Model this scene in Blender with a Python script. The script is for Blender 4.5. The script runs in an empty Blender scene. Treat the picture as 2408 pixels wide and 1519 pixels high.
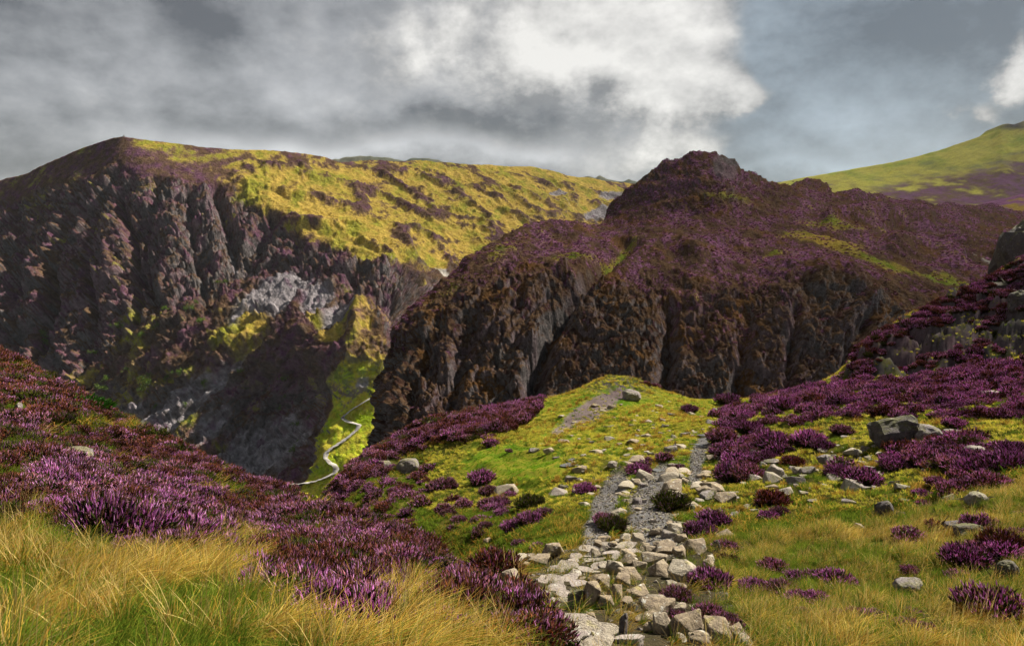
import bpy, bmesh, math, random
import numpy as np
from mathutils import Vector

S = bpy.context.scene
COL = S.collection
RAD = math.radians

# ------------------------------------------------------------------ camera
PITCH = RAD(7.2)
FOC = 1568.0                       # focal length in pixels of a 2408-wide picture
cam_d = bpy.data.cameras.new('camera')
cam_d.sensor_width = 36.0
cam_d.lens = 36.0 * FOC / 2408.0
cam_d.clip_start = 0.2
cam_d.clip_end = 20000.0
cam = bpy.data.objects.new('camera', cam_d)
COL.objects.link(cam)
cam.location = (0, 0, 0)
cam.rotation_euler = (math.pi / 2 - PITCH, 0, 0)
S.camera = cam

# ------------------------------------------------------------------ light
SUN_AZ, SUN_EL = RAD(58), RAD(44)        # azimuth clockwise from the view direction (+Y)
sun_d = bpy.data.lights.new('sun', 'SUN')
sun_d.energy = 5.0
sun_d.angle = RAD(0.6)
sun_d.color = (1.0, 0.93, 0.80)
sun = bpy.data.objects.new('sun', sun_d)
COL.objects.link(sun)
sun_vec = Vector((math.sin(SUN_AZ) * math.cos(SUN_EL), math.cos(SUN_AZ) * math.cos(SUN_EL), math.sin(SUN_EL)))
sun.rotation_euler = sun_vec.to_track_quat('Z', 'Y').to_euler()
sun.location = sun_vec * 50

vs = S.view_settings
vs.view_transform = 'Standard'
vs.look = 'None'
vs.exposure = 1.45
vs.gamma = 1.0
vs.use_curve_mapping = False
S.cycles.use_denoising = True
S.cycles.max_bounces = 6
S.cycles.diffuse_bounces = 2
S.cycles.adaptive_threshold = 0.02
S.cycles.transparent_max_bounces = 4
S.cycles.volume_bounces = 0
S.cycles.caustics_reflective = False
S.cycles.caustics_refractive = False


def ray(px, py):
    """direction with y = 1 through pixel (px, py) of the 2408-wide picture"""
    px = np.asarray(px, float); py = np.asarray(py, float)
    cx = (px - 1204.0) / FOC
    cy = -(py - 759.5) / FOC
    dy = math.cos(PITCH) + cy * math.sin(PITCH)
    dz = -math.sin(PITCH) + cy * math.cos(PITCH)
    return cx / dy, dz / dy           # x/y and z/y


def to_px(x, y, z):
    dep = y * math.cos(PITCH) - z * math.sin(PITCH)
    up = y * math.sin(PITCH) + z * math.cos(PITCH)
    return 1204.0 + FOC * x / dep, 759.5 - FOC * up / dep


# ------------------------------------------------------------------ node helper
class NT:
    def __init__(self, tree):
        self.t = tree; self.n = tree.nodes; self.l = tree.links

    def node(self, typ, **kw):
        n = self.n.new(typ)
        for k, v in kw.items():
            setattr(n, k, v)
        return n

    def put(self, sock, v):
        if v is None:
            return
        if isinstance(v, bpy.types.NodeSocket):
            self.l.new(v, sock)
        else:
            sock.default_value = v

    def math(self, op, a, b=None, c=None, clamp=False):
        n = self.node('ShaderNodeMath', operation=op)
        n.use_clamp = clamp
        self.put(n.inputs[0], a); self.put(n.inputs[1], b); self.put(n.inputs[2], c)
        return n.outputs[0]

    def vmath(self, op, a, b=None):
        n = self.node('ShaderNodeVectorMath', operation=op)
        self.put(n.inputs[0], a); self.put(n.inputs[1], b)
        return n.outputs[0]

    def noise(self, vec, scale, detail=4, rough=0.55, dist=0.0, out=0):
        n = self.node('ShaderNodeTexNoise')
        self.put(n.inputs['Vector'], vec)
        n.inputs['Scale'].default_value = scale
        n.inputs['Detail'].default_value = detail
        n.inputs['Roughness'].default_value = rough
        n.inputs['Distortion'].default_value = dist
        return n.outputs[out]

    def ramp(self, fac, a, b, smooth=True):
        n = self.node('ShaderNodeMapRange')
        n.interpolation_type = 'SMOOTHSTEP' if smooth else 'LINEAR'
        self.put(n.inputs['Value'], fac)
        n.inputs['From Min'].default_value = a
        n.inputs['From Max'].default_value = b
        return n.outputs['Result']

    def mix(self, fac, a, b, blend='MIX'):
        n = self.node('ShaderNodeMix', data_type='RGBA', blend_type=blend)
        self.put(n.inputs[0], fac)
        self.put(n.inputs[6], (*a, 1) if isinstance(a, tuple) and len(a) == 3 else a)
        self.put(n.inputs[7], (*b, 1) if isinstance(b, tuple) and len(b) == 3 else b)
        return n.outputs[2]

    def fmix(self, fac, a, b):
        n = self.node('ShaderNodeMix', data_type='FLOAT')
        self.put(n.inputs[0], fac); self.put(n.inputs[2], a); self.put(n.inputs[3], b)
        return n.outputs[0]


# ------------------------------------------------------------------ sky
def build_world():
    w = bpy.data.worlds.new('World')
    S.world = w
    w.use_nodes = True
    w.cycles.sampling_method = 'MANUAL'
    w.cycles.sample_map_resolution = 128
    T = NT(w.node_tree)
    T.n.clear()
    out = T.node('ShaderNodeOutputWorld')
    tc = T.node('ShaderNodeTexCoord')
    d = tc.outputs['Generated']
    sep = T.node('ShaderNodeSeparateXYZ'); T.put(sep.inputs[0], d)
    az0 = T.math('ARCTAN2', sep.outputs[0], sep.outputs[1])
    el0 = T.math('ARCSINE', sep.outputs[2])
    # domain warp, so that cloud edges billow
    wn = T.noise(d, 5.0, 2, 0.58, out=1)
    ws = T.node('ShaderNodeSeparateXYZ'); T.put(ws.inputs[0], wn)
    stretch = T.vmath('MULTIPLY', d, (1.0, 1.0, 1.6))
    big = T.noise(stretch, 2.6, 2, 0.5)
    mid = T.noise(stretch, 5.5, 7, 0.62)
    fine = T.noise(d, 20.0, 5, 0.62)
    sv = Vector((math.sin(SUN_AZ), 0.25, 1.1)) * 0.028
    lit = T.math('SUBTRACT', mid, T.noise(T.vmath('ADD', stretch, tuple(sv)), 5.5, 5, 0.62))

    def warp(a, i, k1, other, k2):
        u = T.math('MULTIPLY', T.math('SUBTRACT', ws.outputs[i], 0.5), k1)
        v = T.math('MULTIPLY', T.math('SUBTRACT', other, 0.5), k2)
        return T.math('ADD', a, T.math('ADD', u, v))
    az = warp(az0, 0, 0.17, fine, 0.06)
    el = warp(el0, 1, 0.10, mid, 0.05)

    def px2ae(px, py):
        tx, tz = ray(px, py)
        v = Vector((float(tx), 1.0, float(tz))).normalized()
        return math.atan2(v.x, v.y), math.asin(v.z)

    def blob(px, py, rx, ry, rot=0.0, power=1.0):
        a, e = px2ae(px, py)
        ra = rx / FOC * math.cos(a) ** 2; re = ry / FOC
        x = T.math('SUBTRACT', az, a); y = T.math('SUBTRACT', el, e)
        c, s = math.cos(rot), math.sin(rot)
        xr = T.math('ADD', T.math('MULTIPLY', x, c / ra), T.math('MULTIPLY', y, s / ra))
        yr = T.math('ADD', T.math('MULTIPLY', x, -s / re), T.math('MULTIPLY', y, c / re))
        r2 = T.math('ADD', T.math('MULTIPLY', xr, xr), T.math('MULTIPLY', yr, yr))
        return T.math('EXPONENT', T.math('MULTIPLY', r2, -power))

    def total(items):
        acc = None
        for amp, b in items:
            v = T.math('MULTIPLY', b, amp)
            acc = v if acc is None else T.math('ADD', acc, v)
        return acc
    # layer 1: the grey cloud deck: brightness
    deck = T.math('ADD', 0.285, T.math('MULTIPLY', T.math('SUBTRACT', big, 0.5), 0.30))
    deck = T.math('ADD', deck, T.math('MULTIPLY', T.math('SUBTRACT', mid, 0.5), 0.34))
    deck = T.math('ADD', deck, T.math('MULTIPLY', lit, 0.5))
    deck = T.math('ADD', deck, total([
        (0.13, blob(180, 90, 190, 120)), (0.12, blob(330, 180, 150, 90)),
        (-0.12, blob(420, 70, 130, 110)), (0.13, blob(860, 190, 300, 110)),
        (-0.12, blob(820, 290, 420, 28)), (-0.12, blob(1130, 295, 190, 32)),
        (0.30, blob(1050, 352, 420, 30)), (0.16, blob(560, 330, 260, 20)),
        (-0.10, blob(40, 320, 260, 60)), (-0.06, blob(1204, -400, 2000, 200)),
        (0.14, blob(1380, 350, 160, 40)), (0.10, blob(1150, 70, 260, 140)),
        (-0.10, blob(-60, -20, 420, 160)), (-0.10, blob(2300, 20, 420, 130)),
        (0.06, blob(2050, 270, 190, 70)), (0.16, blob(2000, 395, 300, 16)),
    ]))
    right = T.ramp(az0, px2ae(1500, 200)[0], px2ae(1800, 200)[0])
    deck = T.math('MULTIPLY', deck, T.fmix(right, 1.0, 0.92))
    tint = T.mix(right, (0.98, 0.99, 1.0), (0.80, 0.95, 1.06))
    deckc = T.vmath('MULTIPLY', tint, T.node('ShaderNodeCombineXYZ').outputs[0])
    cx = deckc.node.inputs[1].links[0].from_node
    for i in range(3):
        T.put(cx.inputs[i], T.math('MAXIMUM', deck, 0.12))
    # layer 2: the sunlit cumulus
    shape = total([
        (0.66, blob(1520, 95, 220, 150)), (0.56, blob(1330, 100, 300, 140)), (0.48, blob(1060, 130, 330, 140)),
        (0.66, blob(1620, 185, 105, 95)), (0.60, blob(1745, 213, 58, 36)),
        (0.5, blob(1450, -120, 260, 150)), (0.35, blob(1130, 330, 420, 26)),
        (0.46, blob(1650, 325, 130, 36)), (0.40, blob(1480, 375, 150, 34)), (0.22, blob(250, 190, 200, 90)),
        (0.80, blob(2385, 215, 100, 44, -0.35)), (0.62, blob(2275, 272, 90, 22, -0.5)),
        (0.5, blob(2420, 130, 50, 40)), (-0.5, blob(1850, 80, 120, 90)),
    ])
    shape = T.math('ADD', shape, T.math('MULTIPLY', T.math('SUBTRACT', mid, 0.5), 0.95))
    shape = T.math('ADD', shape, T.math('MULTIPLY', T.math('SUBTRACT', fine, 0.5), 0.62))
    crisp = T.ramp(az0, px2ae(1380, 100)[0], px2ae(1640, 100)[0])
    mask = T.fmix(crisp, T.ramp(shape, 0.10, 0.95), T.ramp(shape, 0.28, 0.68))
    inner = T.ramp(shape, 0.30, 1.15)
    body = T.math('ADD', T.math('MULTIPLY', inner, 0.42), 0.36)
    body = T.math('ADD', body, T.math('MULTIPLY', lit, 1.25))
    body = T.math('ADD', body, T.math('MULTIPLY', T.math('SUBTRACT', mid, 0.5), 0.25))
    body = T.math('ADD', body, T.math('MULTIPLY', T.math('SUBTRACT', fine, 0.5), 0.20))
    lower = total([(0.10, blob(1330, 235, 230, 45)), (0.10, blob(1480, 280, 170, 30))])
    body = T.math('MINIMUM', T.math('MAXIMUM', T.math('SUBTRACT', body, lower), 0.25), 0.86)
    cb = T.node('ShaderNodeCombineXYZ')
    for i in range(3):
        T.put(cb.inputs[i], body)
    cumc = T.vmath('MULTIPLY', cb.outputs[0], (1.03, 1.0, 0.935))
    cloud = T.mix(mask, deckc, cumc)
    # clear sky far above, mostly hidden by the deck
    sky = T.node('ShaderNodeTexSky', sky_type='NISHITA')
    sky.sun_disc = False
    sky.sun_elevation = SUN_EL
    sky.sun_rotation = SUN_AZ
    bg1 = T.node('ShaderNodeBackground'); T.put(bg1.inputs[0], sky.outputs[0]); bg1.inputs[1].default_value = 0.06
    bg2 = T.node('ShaderNodeBackground'); T.put(bg2.inputs[0], cloud); bg2.inputs[1].default_value = 0.37
    mx = T.node('ShaderNodeMixShader'); mx.inputs[0].default_value = 0.92
    T.l.new(bg1.outputs[0], mx.inputs[1]); T.l.new(bg2.outputs[0], mx.inputs[2])
    T.l.new(mx.outputs[0], out.inputs[0])


build_world()

# ------------------------------------------------------------------ numpy noise
_rng = np.random.default_rng(7)
_perm = _rng.permutation(256).astype(np.int64)
_perm = np.concatenate([_perm, _perm, _perm])
_g3 = _rng.normal(size=(256, 3)); _g3 /= np.linalg.norm(_g3, axis=1)[:, None]
_r1 = _rng.random((256, 3))


def perlin(x, y, z):
    xi = np.floor(x).astype(np.int64); yi = np.floor(y).astype(np.int64); zi = np.floor(z).astype(np.int64)
    xf = x - xi; yf = y - yi; zf = z - zi
    xi &= 255; yi &= 255; zi &= 255
    u = xf * xf * xf * (xf * (xf * 6 - 15) + 10)
    v = yf * yf * yf * (yf * (yf * 6 - 15) + 10)
    w = zf * zf * zf * (zf * (zf * 6 - 15) + 10)

    def g(i, j, k):
        h = _perm[_perm[_perm[xi + i] + yi + j] + zi + k]
        gr = _g3[h]
        return gr[..., 0] * (xf - i) + gr[..., 1] * (yf - j) + gr[..., 2] * (zf - k)
    x00 = g(0, 0, 0) * (1 - u) + g(1, 0, 0) * u
    x10 = g(0, 1, 0) * (1 - u) + g(1, 1, 0) * u
    x01 = g(0, 0, 1) * (1 - u) + g(1, 0, 1) * u
    x11 = g(0, 1, 1) * (1 - u) + g(1, 1, 1) * u
    return ((x00 * (1 - v) + x10 * v) * (1 - w) + (x01 * (1 - v) + x11 * v) * w) * 1.5


def fbm(p, scale, octaves=5, gain=0.5, lac=2.03, seed=0.0, ridged=False):
    """p (...,3); scale = wavelength of the first octave; about -1..1 (ridged: 0..1)"""
    q = p / np.asarray(scale, float) + seed * 13.7
    a = 1.0; tot = 0.0; s = np.zeros(p.shape[:-1])
    for _ in range(octaves):
        n = perlin(q[..., 0], q[..., 1], q[..., 2])
        if ridged:
            n = 1 - np.abs(n) * 1.6
            n = np.clip(n, 0, 1) ** 2
        s += a * n; tot += a
        a *= gain; q = q * lac + 17.3
    return s / tot if ridged else s / tot * 1.4


def worley(p, scale, seed=0):
    """cell value 0..1, f1 and f2-f1"""
    q = p / np.asarray(scale, float) + seed * 7.31
    c = np.floor(q).astype(np.int64); f = q - c
    f1 = np.full(p.shape[:-1], 9.0); f2 = np.full(p.shape[:-1], 9.0); val = np.zeros(p.shape[:-1])
    for i in (-1, 0, 1):
        for j in (-1, 0, 1):
            for k in (-1, 0, 1):
                h = _perm[_perm[_perm[(c[..., 0] + i) & 255] + ((c[..., 1] + j) & 255)] + ((c[..., 2] + k) & 255)]
                o = _r1[h]
                dd = (i + o[..., 0] - f[..., 0]) ** 2 + (j + o[..., 1] - f[..., 1]) ** 2 + (k + o[..., 2] - f[..., 2]) ** 2
                nearer = dd < f1
                f2 = np.where(nearer, f1, np.minimum(f2, dd))
                val = np.where(nearer, h / 255.0, val)
                f1 = np.where(nearer, dd, f1)
    return val, np.sqrt(f1), np.sqrt(f2) - np.sqrt(f1)


def sstep(a, b, x):
    t = np.clip((x - a) / (b - a), 0, 1)
    return t * t * (3 - 2 * t)


def lerp(a, b, t):
    t = np.asarray(t)
    if np.ndim(a) and np.shape(a)[-1] == 3 and t.ndim and (t.ndim == 0 or t.shape[-1:] != (1,)):
        t = t[..., None]
    return a * (1 - t) + b * t


class TPS:
    def __init__(self, xy, val, reg=1e-4):
        xy = np.asarray(xy, float); val = np.asarray(val, float)
        n = len(xy)
        K = self._k(xy, xy) + reg * np.eye(n)
        P = np.c_[np.ones(n), xy]
        A = np.zeros((n + 3, n + 3)); A[:n, :n] = K; A[:n, n:] = P; A[n:, :n] = P.T
        self.w = np.linalg.solve(A, np.r_[val, 0, 0, 0]); self.xy = xy

    @staticmethod
    def _k(a, b):
        r2 = ((a[:, None, :] - b[None, :, :]) ** 2).sum(-1)
        return np.where(r2 > 0, r2 * np.log(r2 + 1e-12), 0) * 0.5

    def __call__(self, xy):
        shp = xy.shape[:-1]; q = xy.reshape(-1, 2); out = np.empty(len(q))
        for i in range(0, len(q), 20000):
            b = q[i:i + 20000]
            out[i:i + 20000] = self._k(b, self.xy) @ self.w[:-3] + self.w[-3] + b @ self.w[-2:]
        return out.reshape(shp)


def poly_dist(px, py, line):
    """distance in pixels to a polyline, the signed side (+ = right of travel) and the share along it"""
    best = np.full(px.shape, 1e9); side = np.zeros(px.shape); al = np.zeros(px.shape)
    L = np.asarray(line, float)[:, :2]
    n = len(L) - 1
    for i in range(n):
        a, b = L[i], L[i + 1]; ab = b - a; l2 = (ab ** 2).sum()
        t = np.clip(((px - a[0]) * ab[0] + (py - a[1]) * ab[1]) / l2, 0, 1)
        dx = px - a[0] - t * ab[0]; dy = py - a[1] - t * ab[1]
        dd = np.hypot(dx, dy)
        m = dd < best
        best = np.where(m, dd, best)
        side = np.where(m, np.sign(ab[0] * dy - ab[1] * dx), side)
        al = np.where(m, (i + t) / n, al)
    return best, side, al


def interp_line(line, n=None, at=None):
    """resample a polyline by its first column"""
    L = np.asarray(line, float)
    return np.stack([np.interp(at, L[:, 0], L[:, k]) for k in range(1, L.shape[1])], -1)


def gauss(px, py, cx, cy, rx, ry, rot=0.0):
    c, s = math.cos(rot), math.sin(rot)
    x = px - cx; y = py - cy
    return np.exp(-(((x * c + y * s) / rx) ** 2 + ((-x * s + y * c) / ry) ** 2))


# ------------------------------------------------------------------ mesh helpers
def mesh_from(name, verts, faces, smooth=True):
    """verts (n,3); faces (m,3) or (m,4) array"""
    me = bpy.data.meshes.new(name)
    faces = np.asarray(faces, np.int32); k = faces.shape[1]
    me.vertices.add(len(verts)); me.vertices.foreach_set('co', np.asarray(verts, np.float32).ravel())
    me.loops.add(faces.size); me.loops.foreach_set('vertex_index', faces.ravel())
    me.polygons.add(len(faces))
    me.polygons.foreach_set('loop_start', np.arange(0, faces.size, k, dtype=np.int32))
    me.update(calc_edges=True)
    me.polygons.foreach_set('use_smooth', np.full(len(faces), smooth, bool))
    me.validate()
    return me


def set_col(me, col, name='Col'):
    at = me.attributes.new(name, 'FLOAT_COLOR', 'POINT')
    c = np.ones((len(me.vertices), 4), np.float32); c[:, :3] = np.clip(col, 0, 1)
    at.data.foreach_set('color', c.ravel())


def grid_faces(nr, nc):
    i = np.arange((nr - 1) * (nc - 1)); r = i // (nc - 1); c = i % (nc - 1)
    a = r * nc + c
    return np.stack([a, a + nc, a + nc + 1, a + 1], -1)


def grid_normals(V):
    du = np.gradient(V, axis=1); dv = np.gradient(V, axis=0)
    n = np.cross(du, dv)
    n /= np.linalg.norm(n, axis=-1, keepdims=True) + 1e-12
    return n


def link(name, me, mat=None, parent=None, **props):
    o = bpy.data.objects.new(name, me)
    COL.objects.link(o)
    if mat is not None and me is not None and not me.materials:
        me.materials.append(mat)
    if parent is not None:
        o.parent = parent
    for k, v in props.items():
        o[k] = v
    return o


def empty(name, loc=(0, 0, 0), rz=0.0, **props):
    o = bpy.data.objects.new(name, None)
    COL.objects.link(o)
    o.empty_display_size = 0.1
    o.location = loc; o.rotation_euler = (0, 0, rz)
    for k, v in props.items():
        o[k] = v
    return o


# ------------------------------------------------------------------ materials
def new_mat(name):
    m = bpy.data.materials.new(name); m.use_nodes = True
    T = NT(m.node_tree); T.n.clear()
    out = T.node('ShaderNodeOutputMaterial')
    return m, T, out


def terrain_mat(name, s1, s2, bump_s, bump_d, var=0.5, rough=0.95):
    """vegetation, rock and scree colours come from the mesh; noise adds tufts and grain"""
    m, T, out = new_mat(name)
    a = T.node('ShaderNodeAttribute', attribute_name='Col')
    g = T.node('ShaderNodeTexCoord')
    v = g.outputs['Object']
    n1 = T.noise(v, s1, 4, 0.6)
    n2 = T.noise(v, s2, 5, 0.65)
    f = T.math('ADD', T.math('MULTIPLY', n1, 0.5), T.math('MULTIPLY', n2, 0.5))
    f = T.math('ADD', 1 - var, T.math('MULTIPLY', T.ramp(f, 0.3, 0.7, False), 2 * var))
    cc = T.node('ShaderNodeCombineXYZ')
    for i in range(3):
        T.put(cc.inputs[i], f)
    col = T.vmath('MULTIPLY', a.outputs['Color'], cc.outputs[0])
    b = T.node('ShaderNodeBsdfDiffuse')
    T.put(b.inputs['Color'], col)
    b.inputs['Roughness'].default_value = rough
    bp = T.node('ShaderNodeBump'); bp.inputs['Strength'].default_value = 1.0
    bp.inputs['Distance'].default_value = bump_d
    T.put(bp.inputs['Height'], T.noise(v, bump_s, 6, 0.65))
    T.l.new(bp.outputs[0], b.inputs['Normal'])
    T.l.new(b.outputs[0], out.inputs[0])
    return m
# ================================================================== the far landforms
GRASS_GOLD = np.array([.34, .235, .05]); GRASS_GREEN = np.array([.17, .24, .02]); GRASS_OLIVE = np.array([.17, .14, .025])
HEA_DARK = np.array([.050, .026, .022]); HEA_BROWN = np.array([.085, .052, .030]); HEA_PURPLE = np.array([.20, .085, .165])
ROCK_GREY = np.array([.125, .112, .11]); ROCK_MAUVE = np.array([.17, .118, .13]); SCREE = np.array([.25, .225, .235])
PATH_PALE = np.array([.52, .48, .43])


class Sheet:
    """a landform surface: rows run from its skyline down; V holds its world points"""
    def __init__(self, px, py, d):
        tx, tz = ray(px, py)
        self.px, self.py = px, py
        self.V = np.stack([tx * d, d, tz * d], -1)
        self.N = grid_normals(self.V)
        flip = np.sign((self.N * self.V).sum(-1, keepdims=True))   # face the viewer side
        self.N *= -flip

    def displace(self, h, up=None):
        n = self.N
        if up is not None:
            n = n * (1 - up) + np.array([0, 0, 1.0]) * up
        self.V = self.V + n * h[..., None]

    def finish(self):
        self.N2 = grid_normals(self.V)
        self.N2 *= np.where((self.N2 * self.N).sum(-1, keepdims=True) < 0, -1, 1)

    def build(self, name, mat, col, back_dirs, rows):
        """rows of points behind the skyline close the landform's far side"""
        V, C = self.V, col
        top = V[0]
        extra = [top + np.array(b) for b in back_dirs][::-1]
        Vx = np.concatenate([np.stack(extra), V], 0)
        Cx = np.concatenate([np.stack([C[0]] * len(extra)), C], 0)
        nr, nc = Vx.shape[:2]
        me = mesh_from(name, Vx.reshape(-1, 3), grid_faces(nr, nc))
        set_col(me, Cx.reshape(-1, 3))
        return link(name, me, mat, kind='structure')

    def locate(self, px, py):
        if not hasattr(self, '_pp'):
            a, b = to_px(self.V[..., 0], self.V[..., 1], self.V[..., 2])
            self._pp = np.stack([a.ravel(), b.ravel()], -1)
        i = np.argmin(((self._pp - np.array([px, py])) ** 2).sum(-1))
        return self.V.reshape(-1, 3)[i], self.N2.reshape(-1, 3)[i]


def depth_tps(ctrl):
    c = np.asarray(ctrl, float)
    f = TPS(c[:, :2] / 400.0, np.log(c[:, 2]), 1e-3)
    return lambda px, py: np.exp(f(np.stack([px, py], -1) / 400.0))


# ------------------------------------------------------------------ the big fell on the left
def build_fell():
    crest = [(-200, 470), (0, 428), (60, 410), (110, 385), (160, 362), (200, 345), (235, 335), (265, 325), (290, 321), (340, 326), (420, 338), (490, 345),
             (560, 352), (620, 357), (700, 363), (760, 371), (800, 378), (880, 376), (940, 380), (1000, 379), (1100, 388), (1240, 394), (1290, 402), (1330, 410), (1420, 426),
             (1480, 431), (1740, 445)]
    bot = [(-200, 1290), (650, 1270), (800, 1240), (900, 1150), (1000, 900), (1300, 650), (1500, 570), (1740, 560)]
    nc, nr = 760, 330
    u = np.linspace(-200, 1740, nc)
    t = interp_line(crest, at=u)[:, 0]; b = interp_line(bot, at=u)[:, 0]
    v = np.linspace(0, 1, nr)[:, None]
    px = np.broadcast_to(u, (nr, nc)).copy(); py = t * (1 - v) + b * v
    ctrl = [(-200, 470, 1010), (0, 428, 1000), (110, 385, 960), (200, 345, 930), (290, 321, 900), (420, 338, 930), (620, 357, 1000), (830, 376, 1100), (1000, 379, 1180),
            (1240, 394, 1330), (1420, 426, 1480), (1600, 438, 1550), (1740, 445, 1600),
            (-200, 600, 850), (0, 500, 900), (150, 430, 870), (280, 400, 840), (400, 420, 830), (520, 440, 840), (640, 490, 800), (760, 530, 770), (860, 560, 755),
            (940, 590, 735), (1060, 640, 770), (700, 420, 930), (900, 450, 980), (1100, 480, 1020), (1300, 480, 1150), (1450, 500, 1250), (1200, 560, 920), (1350, 590, 950),
            (1600, 540, 1250), (1740, 560, 1300),
            (-200, 800, 700), (0, 650, 745), (150, 600, 745), (300, 560, 730), (450, 570, 720), (560, 600, 720), (650, 640, 690), (760, 660, 650), (860, 690, 600), (930, 700, 590),
            (1000, 740, 620), (1020, 690, 680),
            (-200, 1000, 600), (0, 860, 620), (200, 820, 610), (400, 780, 600), (550, 770, 590), (680, 750, 575), (770, 770, 540), (850, 790, 515), (920, 800, 510), (1000, 860, 520),
            (0, 1050, 540), (270, 960, 550), (400, 940, 545), (550, 930, 540), (650, 900, 545), (720, 900, 530),
            (770, 860, 500), (800, 900, 485), (870, 900, 480), (950, 920, 485),
            (740, 960, 520), (690, 1040, 500), (640, 1090, 488), (760, 970, 482), (800, 980, 472), (870, 980, 468), (730, 1040, 462), (780, 1050, 450), (860, 1050, 448),
            (725, 1110, 440), (780, 1120, 430), (680, 1145, 436), (740, 1170, 420), (830, 1150, 418),
            (400, 1080, 490), (550, 1120, 468), (200, 1120, 500), (0, 1200, 480), (500, 1260, 420), (740, 1260, 390), (-200, 1290, 450), (900, 1150, 415)]
    d = depth_tps(ctrl)(px, py)
    sh = Sheet(px, py, d)
    V0 = sh.V.copy()
    brow = interp_line([(-200, 500), (0, 472), (150, 425), (280, 392), (400, 415), (500, 432), (560, 447), (640, 505), (700, 550), (760, 565), (850, 600), (930, 610), (985, 640), (1100, 690), (1740, 700)], at=u)[:, 0]
    scree_top = interp_line([(-200, 1000), (0, 980), (200, 860), (330, 760), (480, 700), (560, 645), (700, 640), (760, 650), (850, 690), (1000, 800), (1740, 800)], at=u)[:, 0]
    bn = fbm(V0, (40, 60, 40), 4, gain=.6, seed=17)
    brow = brow + bn * 26
    cliff = sstep(-12, 30, py - brow) * (1 - 0.8 * sstep(-30, 60, py - scree_top))
    plateau = 1 - sstep(-15, 20, py - brow)
    plateau *= sstep(330, 560, px)
    # gullies between the buttresses
    h = np.zeros(px.shape)
    wob = fbm(V0, (60, 60, 60), 3, seed=3) * 14
    for line, w, dep in [
            ([(40, 470), (60, 560), (30, 680), (30, 800)], 17, 20),
            ([(190, 470), (150, 540), (123, 620), (120, 700), (95, 800), (70, 900)], 15, 34),
            ([(243, 440), (225, 510), (210, 580), (205, 650), (225, 740)], 12, 20),
            ([(270, 425), (286, 504), (312, 567), (322, 641), (330, 700), (320, 780)], 11, 30),
            ([(392, 418), (372, 460), (352, 511), (340, 585), (345, 660), (370, 720)], 14, 22),
            ([(442, 432), (452, 511), (460, 585), (480, 690)], 10, 18),
            ([(500, 424), (516, 480), (546, 567), (555, 640)], 13, 26),
            ([(640, 490), (620, 540), (600, 590), (585, 640)], 26, 22),
            ([(700, 540), (690, 600), (700, 640)], 14, 14),
            ([(770, 560), (740, 620), (650, 760), (480, 920), (380, 1040)], 16, 7),
            ([(880, 640), (800, 720), (720, 800), (600, 930), (520, 1050)], 22, 12)]:
        dd, side, al = poly_dist(px + wob, py, line)
        h -= .62 * dep * np.exp(-(dd / (w * .85)) ** 2) * sstep(0, .12, al) * (1 - .6 * sstep(.8, 1, al))
    # buttresses and spurs standing proud
    for line, w, dep in [
            ([(160, 480), (90, 640), (80, 760)], 22, 16), ([(262, 455), (268, 560), (262, 680), (240, 800)], 24, 22),
            ([(410, 440), (420, 560), (400, 660)], 22, 14), ([(480, 440), (500, 540), (520, 640)], 20, 18),
            ([(930, 592), (880, 660), (848, 729), (830, 790), (800, 850)], 20, 16),
            ([(690, 640), (620, 660), (570, 740)], 25, 6),
            ([(760, 800), (690, 850), (640, 900)], 30, 10)]:
        dd, side, al = poly_dist(px + wob * .6, py, line)
        h += .7 * dep * np.exp(-(dd / w) ** 2) * np.sin(np.pi * np.clip(al, .05, .95))
    # general relief
    h += fbm(V0, (140, 200, 140), 4, seed=1) * 6
    Vw = V0 + fbm(V0, 45, 3, seed=15)[..., None] * np.array([14, 0, 8.0])
    rg = fbm(Vw, (42, 100, 52), 5, ridged=True, gain=.58, seed=2)
    h += cliff * (rg - .45) * 9 + cliff * fbm(Vw, (26, 50, 30), 4, seed=16) * 5
    wv = V0 + fbm(V0, 22, 3, seed=9)[..., None] * 7
    for sc_, am, sd_ in (((34, 50, 40), 12, 2), ((15, 22, 20), 9, 3), ((7, 10, 9), 5.5, 4), ((3.6, 5, 4.5), 2.6, 5)):
        cell, f1, fe = worley(wv, sc_, sd_)
        h += cliff * ((cell - .5) * am - .4 * am * (1 - sstep(0, .16, fe)))
    tz_ = V0[..., 2] + fbm(V0, 30, 3, seed=19) * 9 - .25 * V0[..., 0]
    h += cliff * (np.abs((tz_ / 13) % 1 - .5) * 2 - .5) * 3.0
    h += fbm(V0, (9, 14, 9), 4, gain=.6, seed=4) * (0.9 + cliff * 2.2)
    # rocky hummocks on the sunlit plateau, steep on their left
    W = V0 @ np.array([[.82, -.2, 0], [.5, .9, 0], [0, 0, 1.0]])
    hm = fbm(W, (60, 150, 60), 5, ridged=True, gain=.55, seed=6)
    hum = sstep(.35, .75, hm)
    hm2 = fbm(W, (26, 60, 26), 4, ridged=True, seed=8)
    pz = plateau * sstep(470, 620, px)
    crestfade = sstep(2, 36, py - t[None, :])
    h += pz * crestfade * (hum * 7 + (hm2 - .4) * 5) + pz * (1 - crestfade) * hm2 * 2.0
    lowmask = sstep(640, 760, py) * (1 - sstep(820, 880, py)) * sstep(770, 800, px)
    h += lowmask * (fbm(V0, (25, 40, 35), 4, ridged=True, seed=12) - .4) * 12
    # ribs, gullies and blocks on the lower slopes, running down to the left
    low = sstep(-20, 60, py - scree_top) * sstep(800, 730, px + (py - 900) * .15)
    Vd = np.stack([V0[..., 0] * .75 + V0[..., 2] * .66, V0[..., 1], -V0[..., 0] * .66 + V0[..., 2] * .75], -1)
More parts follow.
